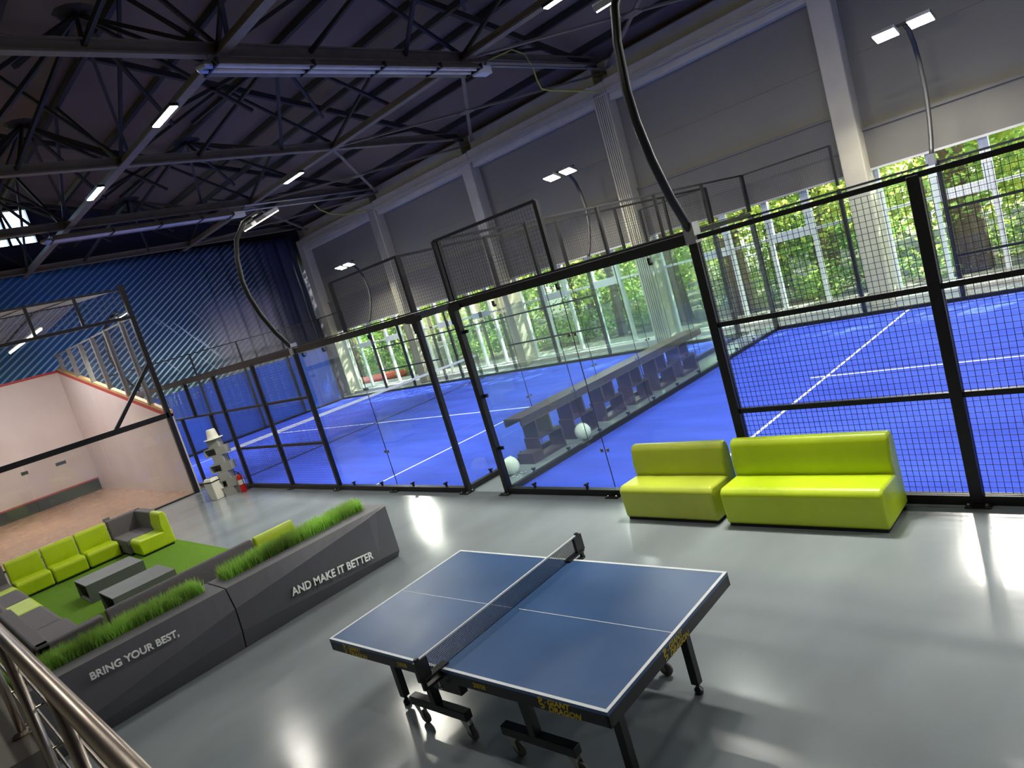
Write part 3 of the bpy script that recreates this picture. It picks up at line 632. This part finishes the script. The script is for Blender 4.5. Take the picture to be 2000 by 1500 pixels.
MB().prism([(-L, 4.64), (0, 2.27), (0, 2.36), (-L, 4.73)], .02, .14, lambda u, v, s: (u, s, v)).obj('pine_batten', 'pine', sw)
sw2 = MB().prism([(-L, 0), (0, 0), (0, 2.25), (-L, 4.62)], -6.52, -6.4, lambda u, v, s: (u, s, v)).obj('side_wall', 'squash_white', t)
for x in (1.18, 2.8, 4.35, 5.87, 7.4, 8.97):
    zb = 2.33 + x / L * 2.37
    MB().box(-x - .09, -x + .03, .0, .12, zb, 5.08).obj('upright', 'stud', t)
MB().bar((-L, .06, 5.14), (0, .06, 5.0), .05).obj('side_rail', 'stud', t)
b = MB()
for i in range(82):
    x = -i * .12; zb = 2.35 - x / L * 2.37; b.bar((x, .13, zb), (x, .13, 5.0), .003)
for j in range(22): z = 2.4 + j * .12; x1 = -L if z > 4.7 else -(z - 2.35) / 2.37 * L; b.bar((0, .13, z), (x1, .13, z), .003)
b.obj('side_netting', 'net', t)
# black front frame
MB().box(-.06, .06, -.06, .06, 0, 5.85).obj('frame_post', 'black', t)
MB().box(-.06, .06, -6.4, 0, 2.18, 2.32).obj('cross_beam', 'black', t)
MB().box(-.05, .05, -6.4, 0, 4.95, 5.03).obj('cross_beam', 'black', t)
MB().bar((0, -.0, 5.74), (0, -6.4, 5.82), .05).obj('top_tube', 'black', t)
MB().bar((0, 0, 3.72), (0, -1.36, 2.25), .09).obj('diagonal_brace', 'black', t)
for y in (-1.15, -2.22, -3.28, -4.4, -5.5):
    MB().box(-.035, .035, y - .035, y + .035, 5.0, 5.78).obj('roof_post', 'black', t)
    MB().bar((0, y, 5.76), (-4.2, y, 6.15), .05).bar((-4.2, y, 6.15), (-9.7, y, 6.0), .05).obj('roof_bar', 'black', t)
MB().bar((-4.2, 0, 6.15), (-4.2, -6.4, 6.15), .05).obj('roof_bar', 'black', t)
b = MB()
def rz(x): return 5.76 + (.4 * x / 4.2) if x < 4.2 else 6.16 - .16 * (x - 4.2) / 5.5
for i in range(49): x = i * .2; b.bar((-x, 0, rz(x)), (-x, -6.4, rz(x)), .012)
for j in range(41):
    y = -j * .16; b.bar((0, y, 5.76), (-4.2, y, 6.16), .012); b.bar((-4.2, y, 6.16), (-9.7, y, 6.0), .012)
b.obj('roof_netting', 'net', t)
b = MB()
for j in range(50): y = -j * .13; b.bar((0, y, 5.02), (0, y, 5.74), .004)
for j in range(6): z = 5.05 + j * .13; b.bar((0, 0, z), (0, -6.4, z), .004)
b.obj('front_netting', 'net', t)
ys = [-.06, -1.75, -3.45, -4.35, -6.4]
for a, c in zip(ys[:-1], ys[1:]): MB().box(-.006, .006, c + .004, a - .004, .02, 2.18).obj('glass_pane', 'sglass', t)
MB().box(-.05, .05, -6.4, 0, 0.0, .03).obj('floor_track', 'black', t)
for y, z, w_ in ((-3.45, 2.0, .14), (-2.7, 1.95, .22), (-2.25, .25, .16)): MB().box(-.02, .02, y - w_ / 2, y + w_ / 2, z - .04, z + .04).obj('glass_hinge', 'chrome', t)
def tube_light(x0, x1, y, z, lb):
    t = thing('tube_light', lb, 'light', ((x0 + x1) / 2, y, z), 0, 'squash court tube lights'); h = abs(x1 - x0) / 2
    MB().box(-h, h, -.05, .05, .02, .06).obj('housing', 'whiteplastic', t); MB().tube([(-h, 0, 0), (h, 0, 0)], .035, 8).obj('lamp_tube', 'tube', t)
    lamp_area(t, (0, 0, -.05), 2 * h, .08, 70, (.95, .95, 1.0))
tube_light(-18.6, -13.6, -1.95, 5.45, 'long white tube light inside the squash court, right one')
tube_light(-18.6, -13.6, -3.15, 5.45, 'long white tube light inside the squash court, left one')
tube_light(-18.6, -13.6, -5.0, 5.45, 'long white tube light inside the squash court, beyond the left edge')

# ------------------------------------------------------------------ seats
def seat(name, lb, W, D, Hs, Hb, m, loc, rz, group=None, bd=.2, base=True, rake=.10):
    """local: faces -Y, width X 0..W, back at y=D. Side outline as one block with seat and raked backrest"""
    t = thing(name, lb, 'seat', loc, rz, group)
    sp = [(0.015, .04), (.0, Hs - .06), (.03, Hs - .01), (.08, Hs), (D - bd - .0, Hs - .01), (D - bd, Hs - .3), (D - bd, .04)]
    MB().prism([(.02, .03), (.0, Hs - .05), (.05, Hs), (D - bd + .05, Hs - .012), (D - .02, .03)], 0.004, W - .004, lambda u, v, s: (s, u, v)).obj('seat_cushion', m, t, bevel=.035, seg=4)
    MB().prism([(D - bd + .0, Hs - .03), (D - bd - .02, Hs + .12), (D - bd + .02, Hb - .04), (D - bd + .06, Hb), (D - .06, Hb), (D - .02, Hb - .08), (D - .0, .035), (D - .06, .035)], 0.004, W - .004, lambda u, v, s: (s, u, v)).obj('backrest', m, t, bevel=.028, seg=4)
    MB().box(.03, W - .03, .04, D - .04, 0.001, .035).obj('plinth', 'black', t)
    return t
seat('lime_sofa', 'narrower faded lime leatherette two seater against the glass fence', 1.22, .6, .42, .77, 'olive', (3.66, -.70, 0), 0)
seat('lime_sofa', 'wider bright lime leatherette sofa against the mesh fence', 1.58, .62, .42, .79, 'lime', (4.98, -.73, 0), R(.8))

# lounge: artificial turf, modules, planters, two cube tables
o = MB().box(-7.05, .25, -6.4, -2.62, .002, .016).obj('lounge_turf', 'turf_green'); tag(o, 'rectangle of green artificial turf under the lounge seats', 'artificial turf')
MH, MBk, MD, MW = .33, .70, .66, .575
rzE = R(90)       # module facing +X : local -Y -> +X
def mod(lb, m, x, y, rz, W=MW, D=MD, name='modular_sofa', hb=None):
    return seat(name, lb, W, D, MH, hb or MBk, m, (x, y, 0.016 if x > -6.55 and False else 0.016), rz, 'modular lounge seats', bd=.17)
# back row facing +X : local x -> world +Y, local y -> world -X
for k, l in enumerate(('rightmost of the three in the back row', 'middle of the three in the back row', 'leftmost of the three in the back row')):
    mod('lime seat backing onto the squash court, ' + l, 'lime', -6.98, -4.04 - k * .6, rzE, W=.585)
def corner(lb, x0, x1, y0, y1, sides, m='sofagrey', hb=None):
    hb = hb or MBk
    t = thing('corner_seat', lb, 'seat', (x0, y0, .016), 0, 'modular lounge seats'); w_, d_ = x1 - x0, y1 - y0
    MB().box(0.004, w_ - .004, .004, d_ - .004, .03, MH).obj('seat_cushion', m, t, bevel=.035, seg=4)
    for s in sides:
        if s == 'L': q = (0, .17, 0, d_)
        if s == 'R': q = (w_ - .17, w_, 0, d_)
        if s == 'B': q = (.0, w_, d_ - .17, d_)
        if s == 'F': q = (.0, w_, 0, .17)
        MB().box(q[0] + .004, q[1] - .004, q[2] + .004, q[3] - .004, .03, hb).obj('backrest', m, t, bevel=.03, seg=4)
    MB().box(.03, w_ - .03, .03, d_ - .03, .001, .03).obj('plinth', 'black', t)
    return t
corner('dark grey corner seat at the far right corner of the lounge', -7.64, -6.55, -3.43, -2.72, 'LB')
mod('lime end seat standing side on by the end of the turf', 'lime', -6.53, -3.38, 0, W=.58)
corner('dark grey corner seat at the left end of the back row', -7.64, -6.98, -5.90, -5.27, 'LF')
# left row with backs at y = -5.95, facing +Y : local rot 180
xs = [(-6.97, .42, 'lime', 'lime seat block at the left edge, beside the back row corner'), (-6.53, 1.17, 'sofagrey', 'wide grey seat block between two lime ones in the left row'), (-5.34, .97, 'lime', 'lime seat block in the middle of the left row'),
      (-4.35, 1.4, 'sofagrey', 'wide grey seat block between the lime one and the near corner')]
for x, w_, m, l in xs:
    mod(l, m, x + w_, -5.24, R(180), W=w_)
corner('dark grey corner seat nearest the stair railing', -2.93, -.30, -5.92, -5.22, 'RF', hb=.76)
# near row: backs towards the planters, facing -X : local -Y -> -X => rz=-90 ; local x -> -Y
def near(lb, y1, y0, m): return mod(lb, m, -.96, y1, R(-90), W=y1 - y0, hb=.79)
near('long dark grey backrest seat parallel to the planters', -3.38, -5.19, 'sofagrey')
near('lime seat at the right end of the row behind the planters', -2.78, -3.36, 'lime')
# tables: open square tubes lying on the turf
def cube_table(x, y, lb):
    t = thing('cube_table', lb, 'table', (x, y, .016), 0, 'grey cube tables'); w_, d_, h, k = .80, .90, .31, .02
    MB().box(0, w_, 0, d_, h - k, h).obj('tabletop', 'cubegrey', t)
    MB().box(0, k, 0, d_, k, h - k).obj('side_panel', 'cubegrey', t); MB().box(w_ - k, w_, 0, d_, k, h - k).obj('side_panel', 'cubegrey', t)
    MB().box(0, w_, 0, d_, 0, k).obj('bottom_panel', 'cubegrey', t); MB().box(k, w_ - k, d_ * .55, d_ * .55 + k, k, h - k).obj('inner_panel', 'black', t)
cube_table(-5.12, -4.66, 'dark grey hollow cube table nearer the lime back row')
cube_table(-3.52, -4.66, 'dark grey hollow cube table nearer the long grey backrest')

# planters
def planter(y0, y1, mid0, mid1, lo0, lo1, txt, tpos, tsize, trot, tsx, lb):
    t = thing('planter', lb, 'planter', (0, 0, 0), 0, 'long grey planters'); Hh = .735
    b = MB(); st = 14; ring = []
    for i in range(st + 1):
        f_ = i / st; y = y0 + (y1 - y0) * f_; zm = mid0 + (mid1 - mid0) * f_; zl = lo0 + (lo1 - lo0) * f_
        ring.append([(.33, y, 0.003), (.85, y, 0.003), (.925, y, zl), (.965 if zm < .7 else .93, y, zm), (.885, y, Hh), (.62, y, Hh), (.62, y, Hh - .10), (.36, y, Hh - .10), (.36, y, Hh), (.33, y, Hh)])
    m_ = len(ring[0])
    for r_ in ring: b.v += r_
    for i in range(st):
        for j in range(m_): b.f.append((i * m_ + j, i * m_ + (j + 1) % m_, (i + 1) * m_ + (j + 1) % m_, (i + 1) * m_ + j))
    b.f.append(tuple(range(m_))); b.f.append(tuple(st * m_ + j for j in range(m_))[::-1])
    b.box(.36, .62, y0 + .0, y0 + .12, Hh - .1, Hh).box(.36, .62, y1 - .12, y1, Hh - .1, Hh)
    o = b.obj('trough', 'planter', t)
    g = MB(); rnd = random.Random(int(y0 * 100))
    for k in range(6500):
        x = rnd.uniform(.37, .61); y = rnd.uniform(y0 + .12, y1 - .12); h = rnd.uniform(.10, .205); a = rnd.uniform(0, 6.28); ln = rnd.uniform(0, .07); wd = .0045
        dx, dy = math.cos(a), math.sin(a); z = Hh - .1; px, py = -dy * wd, dx * wd
        g.add([(x - px, y - py, z), (x + px, y + py, z), (x + dx * ln * .4 + px, y + dy * ln * .4 + py, z + (h + .08) * .6), (x + dx * ln, y + dy * ln, z + h + .08), (x + dx * ln * .4 - px, y + dy * ln * .4 - py, z + (h + .08) * .6)], [(0, 1, 2, 3, 4)])
    o = g.obj('grass', 'grass', t); o['kind'] = 'stuff'; o['label'] = 'dense bright green artificial grass'
    # lettering on the front, running along +Y, facing +X
    Mx = Matrix.Translation((.968, tpos[0], tpos[1])) @ Matrix.Rotation(trot, 4, 'X') @ Matrix.Rotation(R(90), 4, 'Z') @ Matrix.Rotation(R(90), 4, 'X')
    text_obj('lettering', txt, tsize, 'letter', t, Mx @ Matrix.Diagonal((tsx, 1, 1, 1)), off=.0022, ext=.006)
    return t
planter(-4.27, -2.09, .50, .73, .22, .10, 'AND MAKE IT BETTER', (-3.64, .30), .135, R(-5), .85, 'long angular dark grey planter with grass, lettered on its right half')
planter(-6.45, -4.285, .16, .50, .10, .22, 'BRING YOUR BEST,', (-5.72, .575), .100, R(-2), .98, 'long angular dark grey planter with grass, nearest the stair railing')

# ------------------------------------------------------------------ objects by the fence
t = thing('waste_bin', 'white plastic waste bin with a dark rim line beside the grey box tower', 'bin', (-8.80, -.72, 0), R(15))
def frus(b, w0, w1, z0, z1, d=1): b.add([(-w0, -w0, z0), (w0, -w0, z0), (w0, w0, z0), (-w0, w0, z0), (-w1, -w1, z1), (w1, -w1, z1), (w1, w1, z1), (-w1, w1, z1)], [(3, 2, 1, 0), (4, 5, 6, 7), (0, 1, 5, 4), (1, 2, 6, 5), (2, 3, 7, 6), (3, 0, 4, 7)]); return b
frus(MB(), .125, .165, .0, .46).obj('body', 'whiteplastic', t, bevel=.02)
frus(MB(), .168, .168, .455, .475).obj('rim', 'black', t)
l = frus(MB(), .165, .13, .475, .56).obj('lid', 'whiteplastic', t, bevel=.02)
MB().box(-.06, .06, -.10, .10, .558, .566).obj('flap', 'cubegrey', l)
t = thing('box_tower', 'grey tower of stacked open and closed boxes by the court gate', 'display shelf', (-8.62, -.42, 0), R(42))
h = .208
for k in range(7):
    z0 = k * h
    if k % 2 == 0: MB().box(-.13, .13, -.13, .13, z0, z0 + h - .004).obj('closed_box', 'boxgrey', t)
    else:
        MB().box(.0, .26, -.13, .13, z0, z0 + h - .004).obj('closed_box', 'boxgrey', t)
        w_ = .02; MB().box(-.28, 0, -.13, .13, z0, z0 + w_).box(-.28, 0, -.13, .13, z0 + h - .004 - w_, z0 + h - .004).box(-.28, -.26, -.13, .13, z0, z0 + h - .004).box(-.28, 0, .11, .13, z0, z0 + h - .004).obj('open_box', 'boxgrey', t)
tag(MB().lathe([(0.0, .0), (.23, .0), (.23, .012), (.135, .02), (.125, .10), (.105, .22), (.09, .245), (0.001, .25)], (-8.62, -.42, 7 * h), 28, Matrix.Rotation(.0, 3, 'X')).obj('hat_shaped_lamp', 'whiteplastic', smooth=True), 'white brimmed hat shaped cover on top of the grey box tower', 'cover')
t = thing('fire_extinguisher', 'red fire extinguisher with a black hose standing at a fence post', 'fire extinguisher', (-8.28, -.27, 0))
MB().lathe([(0.001, 0), (.07, .0), (.075, .02), (.075, .36), (.06, .42), (.025, .45), (.025, .47), (.001, .47)], n=20).obj('cylinder', 'red', t, smooth=True)
MB().lathe([(.076, .20), (.077, .20), (.077, .32), (.076, .32)], n=20).obj('label_band', 'whiteplastic', t)
MB().box(-.02, .02, -.02, .02, .46, .5).bar((0, 0, .50), (-.11, -.02, .53), .02, .012).bar((0, 0, .48), (-.10, -.02, .47), .02, .012).obj('valve', 'black', t)
MB().tube([(.02, 0, .48), (.09, .0, .46), (.13, .0, .36), (.14, .0, .2), (.15, 0, .10)], .011, 6).obj('hose', 'black', t)

# ------------------------------------------------------------------ table tennis table
t = thing('table_tennis_table', 'blue table tennis table with white edge lines on wheeled black legs', 'table tennis table', (4.9116, -3.6811, 0), 0.044385)
def arc_text(parent, s1, s2, org, along, size, up=(0, 0, 1)):
    # two stacked lines of slanted print with a small dragon-like mark before them
    A = Vector(along).normalized(); U = Vector(up); N = A.cross(U)
    Mx = Matrix((A, U, N)).transposed().to_4x4(); Mx.translation = Vector(org)
    for s, d in ((s1, (0, size * .06)), (s2, (-size * .05, -size * .80))):
        text_obj('logo_print', s, size, 'yellow', parent, Mx @ Matrix.Translation((d[0], d[1], 0)) @ Matrix.Diagonal((1.05, 1, 1, 1)), shear=.25, off=.0015, ext=.0008)
    b = MB(); pts = [(-.055, .030), (-.040, .036), (-.028, .028), (-.036, .018), (-.050, .012), (-.052, .0), (-.040, -.008), (-.028, -.004), (-.024, -.016), (-.034, -.028), (-.050, -.030)]
    for (x, y), (x2, y2) in zip(pts[:-1], pts[1:]):
        p = Mx @ Vector((x * 1.15, y + .002, .0006)); q = Mx @ Vector((x2 * 1.15, y2 + .002, .0006)); b.bar(p, q, .011, .0012, up=tuple(N))
    for x, y in ((-.062, .036), (-.06, .02), (-.018, .01), (-.058, -.012)):
        p = Mx @ Vector((x, y, .0006)); q = Mx @ Vector((x + .012, y + .008, .0006)); b.bar(p, q, .006, .0012, up=tuple(N))
    b.obj('logo_print', 'yellow', parent)
for sgn in (-1, 1):
    u0, u1 = (-1.37, -.006) if sgn < 0 else (.006, 1.37)
    top = MB().box(u0, u1, -.7625, .7625, .738, .76).obj('tabletop', 'tt_blue', t)
    ue = (u0, u0 + .022) if sgn < 0 else (u1 - .022, u1)
    MB().box(u0, u1, -.7625, -.7405, .76, .7612).obj('edge_line', 'tt_white', top)
    MB().box(u0, u1, .7405, .7625, .76, .7612).obj('edge_line', 'tt_white', top)
    MB().box(ue[0], ue[1], -.7405, .7405, .76, .7612).obj('edge_line', 'tt_white', top)
    MB().box(u0 if sgn < 0 else u0 + .06, u1 - .022 if sgn > 0 else u1, -.0025, .0025, .76, .7612).obj('centre_line', 'tt_white', top)
    e0 = (u0, u0 + .03) if sgn < 0 else (u1 - .03, u1)
    ap = MB().box(u0 + (0 if sgn < 0 else .03), u1 - (.03 if sgn < 0 else 0), -.7620, -.732, .662, .738).box(u0, u1, .732, .7620, .662, .738).box(e0[0], e0[1], -.762, .762, .662, .738).obj('apron', 'tt_black', t)
    for s in (-1, 1):
        lg = MB().box(sgn * 1.12 - .03, sgn * 1.12 + .03, s * .43 - .03, s * .43 + .03, .075, .70).obj('leg', 'tt_black', t, bevel=.004, seg=2)
        MB().lathe([(.001, 0), (.03, 0), (.032, .03), (.014, .05), (.014, .08)], (sgn * 1.12, s * .43, .0), 14).obj('foot', 'rubber' if False else 'tt_black', lg)
        # wheeled undercarriage
        uc = MB().box(sgn * .5 - .32, sgn * .5 + .32, s * .54 - .035, s * .54 + .035, .165, .235).obj('skid', 'tt_black', t, bevel=.006, seg=2)
        us = sgn * .5 - .02
        MB().bar((us, s * .54, .235), (us, s * .56, .70), .07, .05, up=(1, 0, 0)).obj('upright', 'tt_black', t)
        MB().bar((us + .035, s * .56, .62), (us + .14, s * .60, .70), .03, .03).obj('stay', 'tt_black', t)
        for e in (-1, 1):
            cx = sgn * .5 + e * .27; cy = s * .54
            c_ = MB().box(cx - .03, cx + .03, cy - .025, cy + .025, .148, .165).add(
                [(cx - .028, cy - .024, .15), (cx + .03, cy - .024, .15), (cx + .055, cy - .024, .05), (cx + .03, cy - .024, .045), (cx - .028, cy - .020, .15), (cx + .03, cy - .020, .15), (cx + .055, cy - .020, .05), (cx + .03, cy - .020, .045)],
                [(0, 1, 2, 3), (7, 6, 5, 4), (0, 4, 5, 1), (1, 5, 6, 2), (2, 6, 7, 3), (3, 7, 4, 0)]).add(
                [(cx - .028, cy + .024, .15), (cx + .03, cy + .024, .15), (cx + .055, cy + .024, .05), (cx + .03, cy + .024, .045), (cx - .028, cy + .020, .15), (cx + .03, cy + .020, .15), (cx + .055, cy + .020, .05), (cx + .03, cy + .020, .045)],
                [(3, 2, 1, 0), (4, 5, 6, 7), (1, 5, 4, 0), (2, 6, 5, 1), (3, 7, 6, 2), (0, 4, 7, 3)]).obj('caster_fork', 'chrome', uc)
            MB().lathe([(.012, -.013), (.045, -.013), (.055, -.009), (.0555, .009), (.045, .013), (.012, .013)], (cx + .038, cy, .0555), 24, Matrix.Rotation(R(90), 3, 'X')).obj('caster_wheel', 'rubber', uc, smooth=True)
    MB().box(sgn * .5 - .06, sgn * .5 - .01, -.73, .73, .64, .69).obj('cross_member', 'tt_black', t)
MB().box(-.14, .14, -.76, -.70, .58, .70).obj('hinge_plate', 'tt_black', t)
MB().box(-.14, .14, .70, .76, .58, .70).obj('hinge_plate', 'tt_black', t)
arc_text(t, 'GIANT', 'DRAGON', (.93, -.7626, .703), (1, 0, 0), .052)
arc_text(t, 'GIANT', 'DRAGON', (-1.12, -.7626, .703), (1, 0, 0), .052)
arc_text(t, 'GIANT', 'DRAGON', (1.3706, -.10, .703), (0, 1, 0), .052)
for u in (.30, -.50):
    Mx = Matrix.Translation((u, -.7626, .685)) @ Matrix.Rotation(R(90), 4, 'X'); text_obj('logo_print', '2005B', .045, 'yellow', t, Mx, off=0, ext=.0008)
# net set clamped on the table
nt_ = thing('table_tennis_net', 'black table tennis net with white top edge clamped across the blue table', 'table tennis net', (4.9116, -3.6811, 0), 0.044385)
b = MB()
for i in range(150): v = -.89 + i * 1.78 / 149; b.bar((0, v, .768), (0, v, .905), .0026)
for j in range(12): z = .768 + j * .0125; b.bar((-.002, -.89, z), (-.002, .89, z), .0026)
b.obj('netting', 'wire', nt_)
MB().box(-.006, .006, -.9, .9, .902, .914).obj('top_tape', 'tt_white', nt_)
for s in (-1, 1):
    MB().box(-.012, .012, s * .905 - .02, s * .905 + .008, .70, .925).obj('net_post', 'tt_black', nt_)
    MB().box(-.03, .03, min(s * .70, s * .91), max(s * .70, s * .91), .7625, .775).box(-.02, .02, min(s * .765, s * .91), max(s * .765, s * .91), .70, .72).obj('clamp', 'tt_black', nt_)
    MB().tube([(0, s * .80, .64), (0, s * .80, .70)], .008, 8).lathe([(.001, 0), (.018, 0), (.018, .012), (.001, .012)], (0, s * .80, .635), 10).obj('clamp_screw', 'chrome', nt_)
    MB().box(-.015, .015, s * .89 - .05, s * .89 + .05, .768, .905).obj('side_sleeve', 'tt_black', nt_)

# ------------------------------------------------------------------ balcony railing in the near left corner
struct(MB().box(-1.5, 4.35, -9.5, -6.40, 1.3, 1.46).obj('floor_balcony', 'concrete'))
t = thing('stair_railing', 'stainless steel railing with thick handrail in the lower left corner', 'railing', (0, -6.455, 0))
MB().tube([(1.5, -.01, 2.285), (9.3, -.01, 2.30)], .027, 20).obj('handrail', 'steel', t, smooth=True)
for x in (1.9, 2.95, 4.0, 5.08, 6.17, 7.25, 8.3):
    zb = 1.462 if x < 4.3 else 1.1
    p = MB().tube([(x, -.01, zb), (x, -.01, 2.28)], .021, 16).obj('post', 'steel', t, smooth=True)
    MB().lathe([(.05, 0), (.05, .008), (.03, .02), (.021, .022)], (x, -.01, zb), 16).obj('base_flange', 'steel', p)
    for z in (2.10, 1.90, 1.70, 1.50, 1.32): MB().tube([(x, 0, z), (x, .05, z)], .006, 8).obj('bar_bracket', 'steel', p)
for z in (2.10, 1.90, 1.70, 1.50, 1.32): MB().tube([(1.5, .05, z), (9.3, .05, z + .01)], .008, 10).obj('horizontal_bar', 'steel', t, smooth=True)

# ------------------------------------------------------------------ outside
struct(MB().box(-60, 50, 12.2, 70, -.5, -.12).obj('ground', 'soil'))
struct(MB().box(-40, 30, 12.0, 14.0, -.4, -.05).obj('ground_path', 'pave'))
def foliage(cx, cy, z0, z1, rx, ry, n, size, seed, squash=1):
    b = MB(); rnd = random.Random(seed)
    cl = [(rnd.uniform(-.7, .7) * rx, rnd.uniform(-.7, .7) * ry, rnd.uniform(z0 + .3, z1 - .3), rnd.uniform(.35, .75)) for _ in range(max(6, n // 90))]
    for k in range(n):
        c = rnd.choice(cl); r_ = c[3] * min(rx, 1.6)
        x = cx + c[0] + rnd.gauss(0, .5) * r_; y = cy + c[1] + rnd.gauss(0, .5) * r_; z = max(z0, c[2] + rnd.gauss(0, .5) * r_)
        s = size * rnd.uniform(.6, 1.3); a = rnd.uniform(0, 6.28); e = rnd.uniform(-.9, .9); d = Vector((math.cos(a) * math.cos(e), math.sin(a) * math.cos(e), math.sin(e)))
        q = Vector((rnd.uniform(-1, 1), rnd.uniform(-1, 1), rnd.uniform(-1, 1))).cross(d).normalized(); p = Vector((x, y, z))
        b.v += [tuple(p), tuple(p + d * s * .45 + q * s * .33), tuple(p + d * s), tuple(p + d * s * .45 - q * s * .33)]
        m_ = len(b.v); b.f.append((m_ - 4, m_ - 3, m_ - 2, m_ - 1))
    return b
def tree(x, y, r, lean, lm, seed, lb, n=2600, group='woodland trees outside the windows', crown=(1.5, 9.5), spread=2.6, size=.2):
    rnd = random.Random(seed); t = thing('woodland_tree', lb, 'tree', (x, y, -.12), 0, group)
    b = MB(); b.tube([(0, 0, 0), (lean * .3, 0.1, 2.2), (lean * .7, 0, 5), (lean, .2, 9.5)], [r * 1.15, r, r * .85, r * .4], 9)
    for k in range(4):
        z = rnd.uniform(2.2, 6.5); a = rnd.uniform(0, 6.28); b.tube([(lean * z / 9, .1, z), (lean * z / 9 + math.cos(a) * .9, math.sin(a) * .9, z + .9), (lean * z / 9 + math.cos(a) * 1.9, math.sin(a) * 1.9, z + 2)], [r * .35, r * .22, r * .1], 5)
    b.obj('trunk', 'bark', t, smooth=True)
    foliage(0, 0, crown[0], crown[1], spread, spread * .8, n, size, seed).obj('foliage', lm, t)
    return t
LM = ['leaf1', 'leaf2', 'leaf1', 'leaf2', 'leaf3']
rnd = random.Random(3)
front = [(-19.5, 15.0, .20), (-17.2, 16.5, .16), (-13.2, 15.2, .25), (-11.3, 17.5, .18), (-7.3, 15.0, .17), (-4.9, 15.6, .32), (-1.9, 14.6, .36), (-.3, 17.0, .2), (1.9, 15.2, .26), (4.4, 14.9, .36), (6.8, 16.2, .22), (8.9, 17.8, .3), (11.5, 15.5, .25), (-24, 17, .3), (-27.5, 15.8, .25)]
FR = [sorted(a[0] for a in front).index(f_[0]) for f_ in front]
for i, (x, y, r) in enumerate(front):
    tree(x, y, r, rnd.uniform(-.6, .6), LM[i % 4], 100 + i, 'sunlit leafy tree close outside the glass, ' + ORD[FR[i]] + ' from the left', group='trees close outside the windows')
for i in range(20):
    tree(-44 + i * 3.1 + rnd.uniform(-1, 1), 20.5 + rnd.uniform(-1.5, 4), rnd.uniform(.15, .32), rnd.uniform(-.6, .6), LM[i % 5], 200 + i, 'tall woodland tree in the second row outside, ' + ORD[i] + ' from the left', n=2600, crown=(.8, 10), spread=3.0, size=.28)
for i in range(15):
    tree(-62 + i * 6.0, 30 + rnd.uniform(-2, 4), .3, 0, 'leaf3' if i % 2 else 'leaf2', 300 + i, 'distant woodland tree in the back row outside, ' + ORD[i] + ' from the left', n=3200, crown=(.2, 13), spread=4.4, size=.5, group='distant woodland trees')
for i in range(26):
    x = -30 + i * 1.75 + rnd.uniform(-.5, .5); y = 15.6 + rnd.uniform(-.6, 2.0)
    o = foliage(0, 0, 0.0, rnd.uniform(1.0, 1.9), 1.1, .7, 800, .14, 400 + i).obj('undergrowth_shrub', 'leaf2' if i % 3 else 'leaf3'); o.location = (x, y, -.12)
    tag(o, 'low leafy shrub outside the windows, ' + ORD[i] + ' from the left', 'shrub', 'undergrowth shrubs')
tag(MB().tube([(-28.0, 14.4, .08), (-24.0, 14.45, .08), (-21.2, 14.5, .09)], .20, 16).obj('drain_pipe', 'orange', smooth=True), 'thick orange pipe lying outside the leftmost windows', 'pipe')
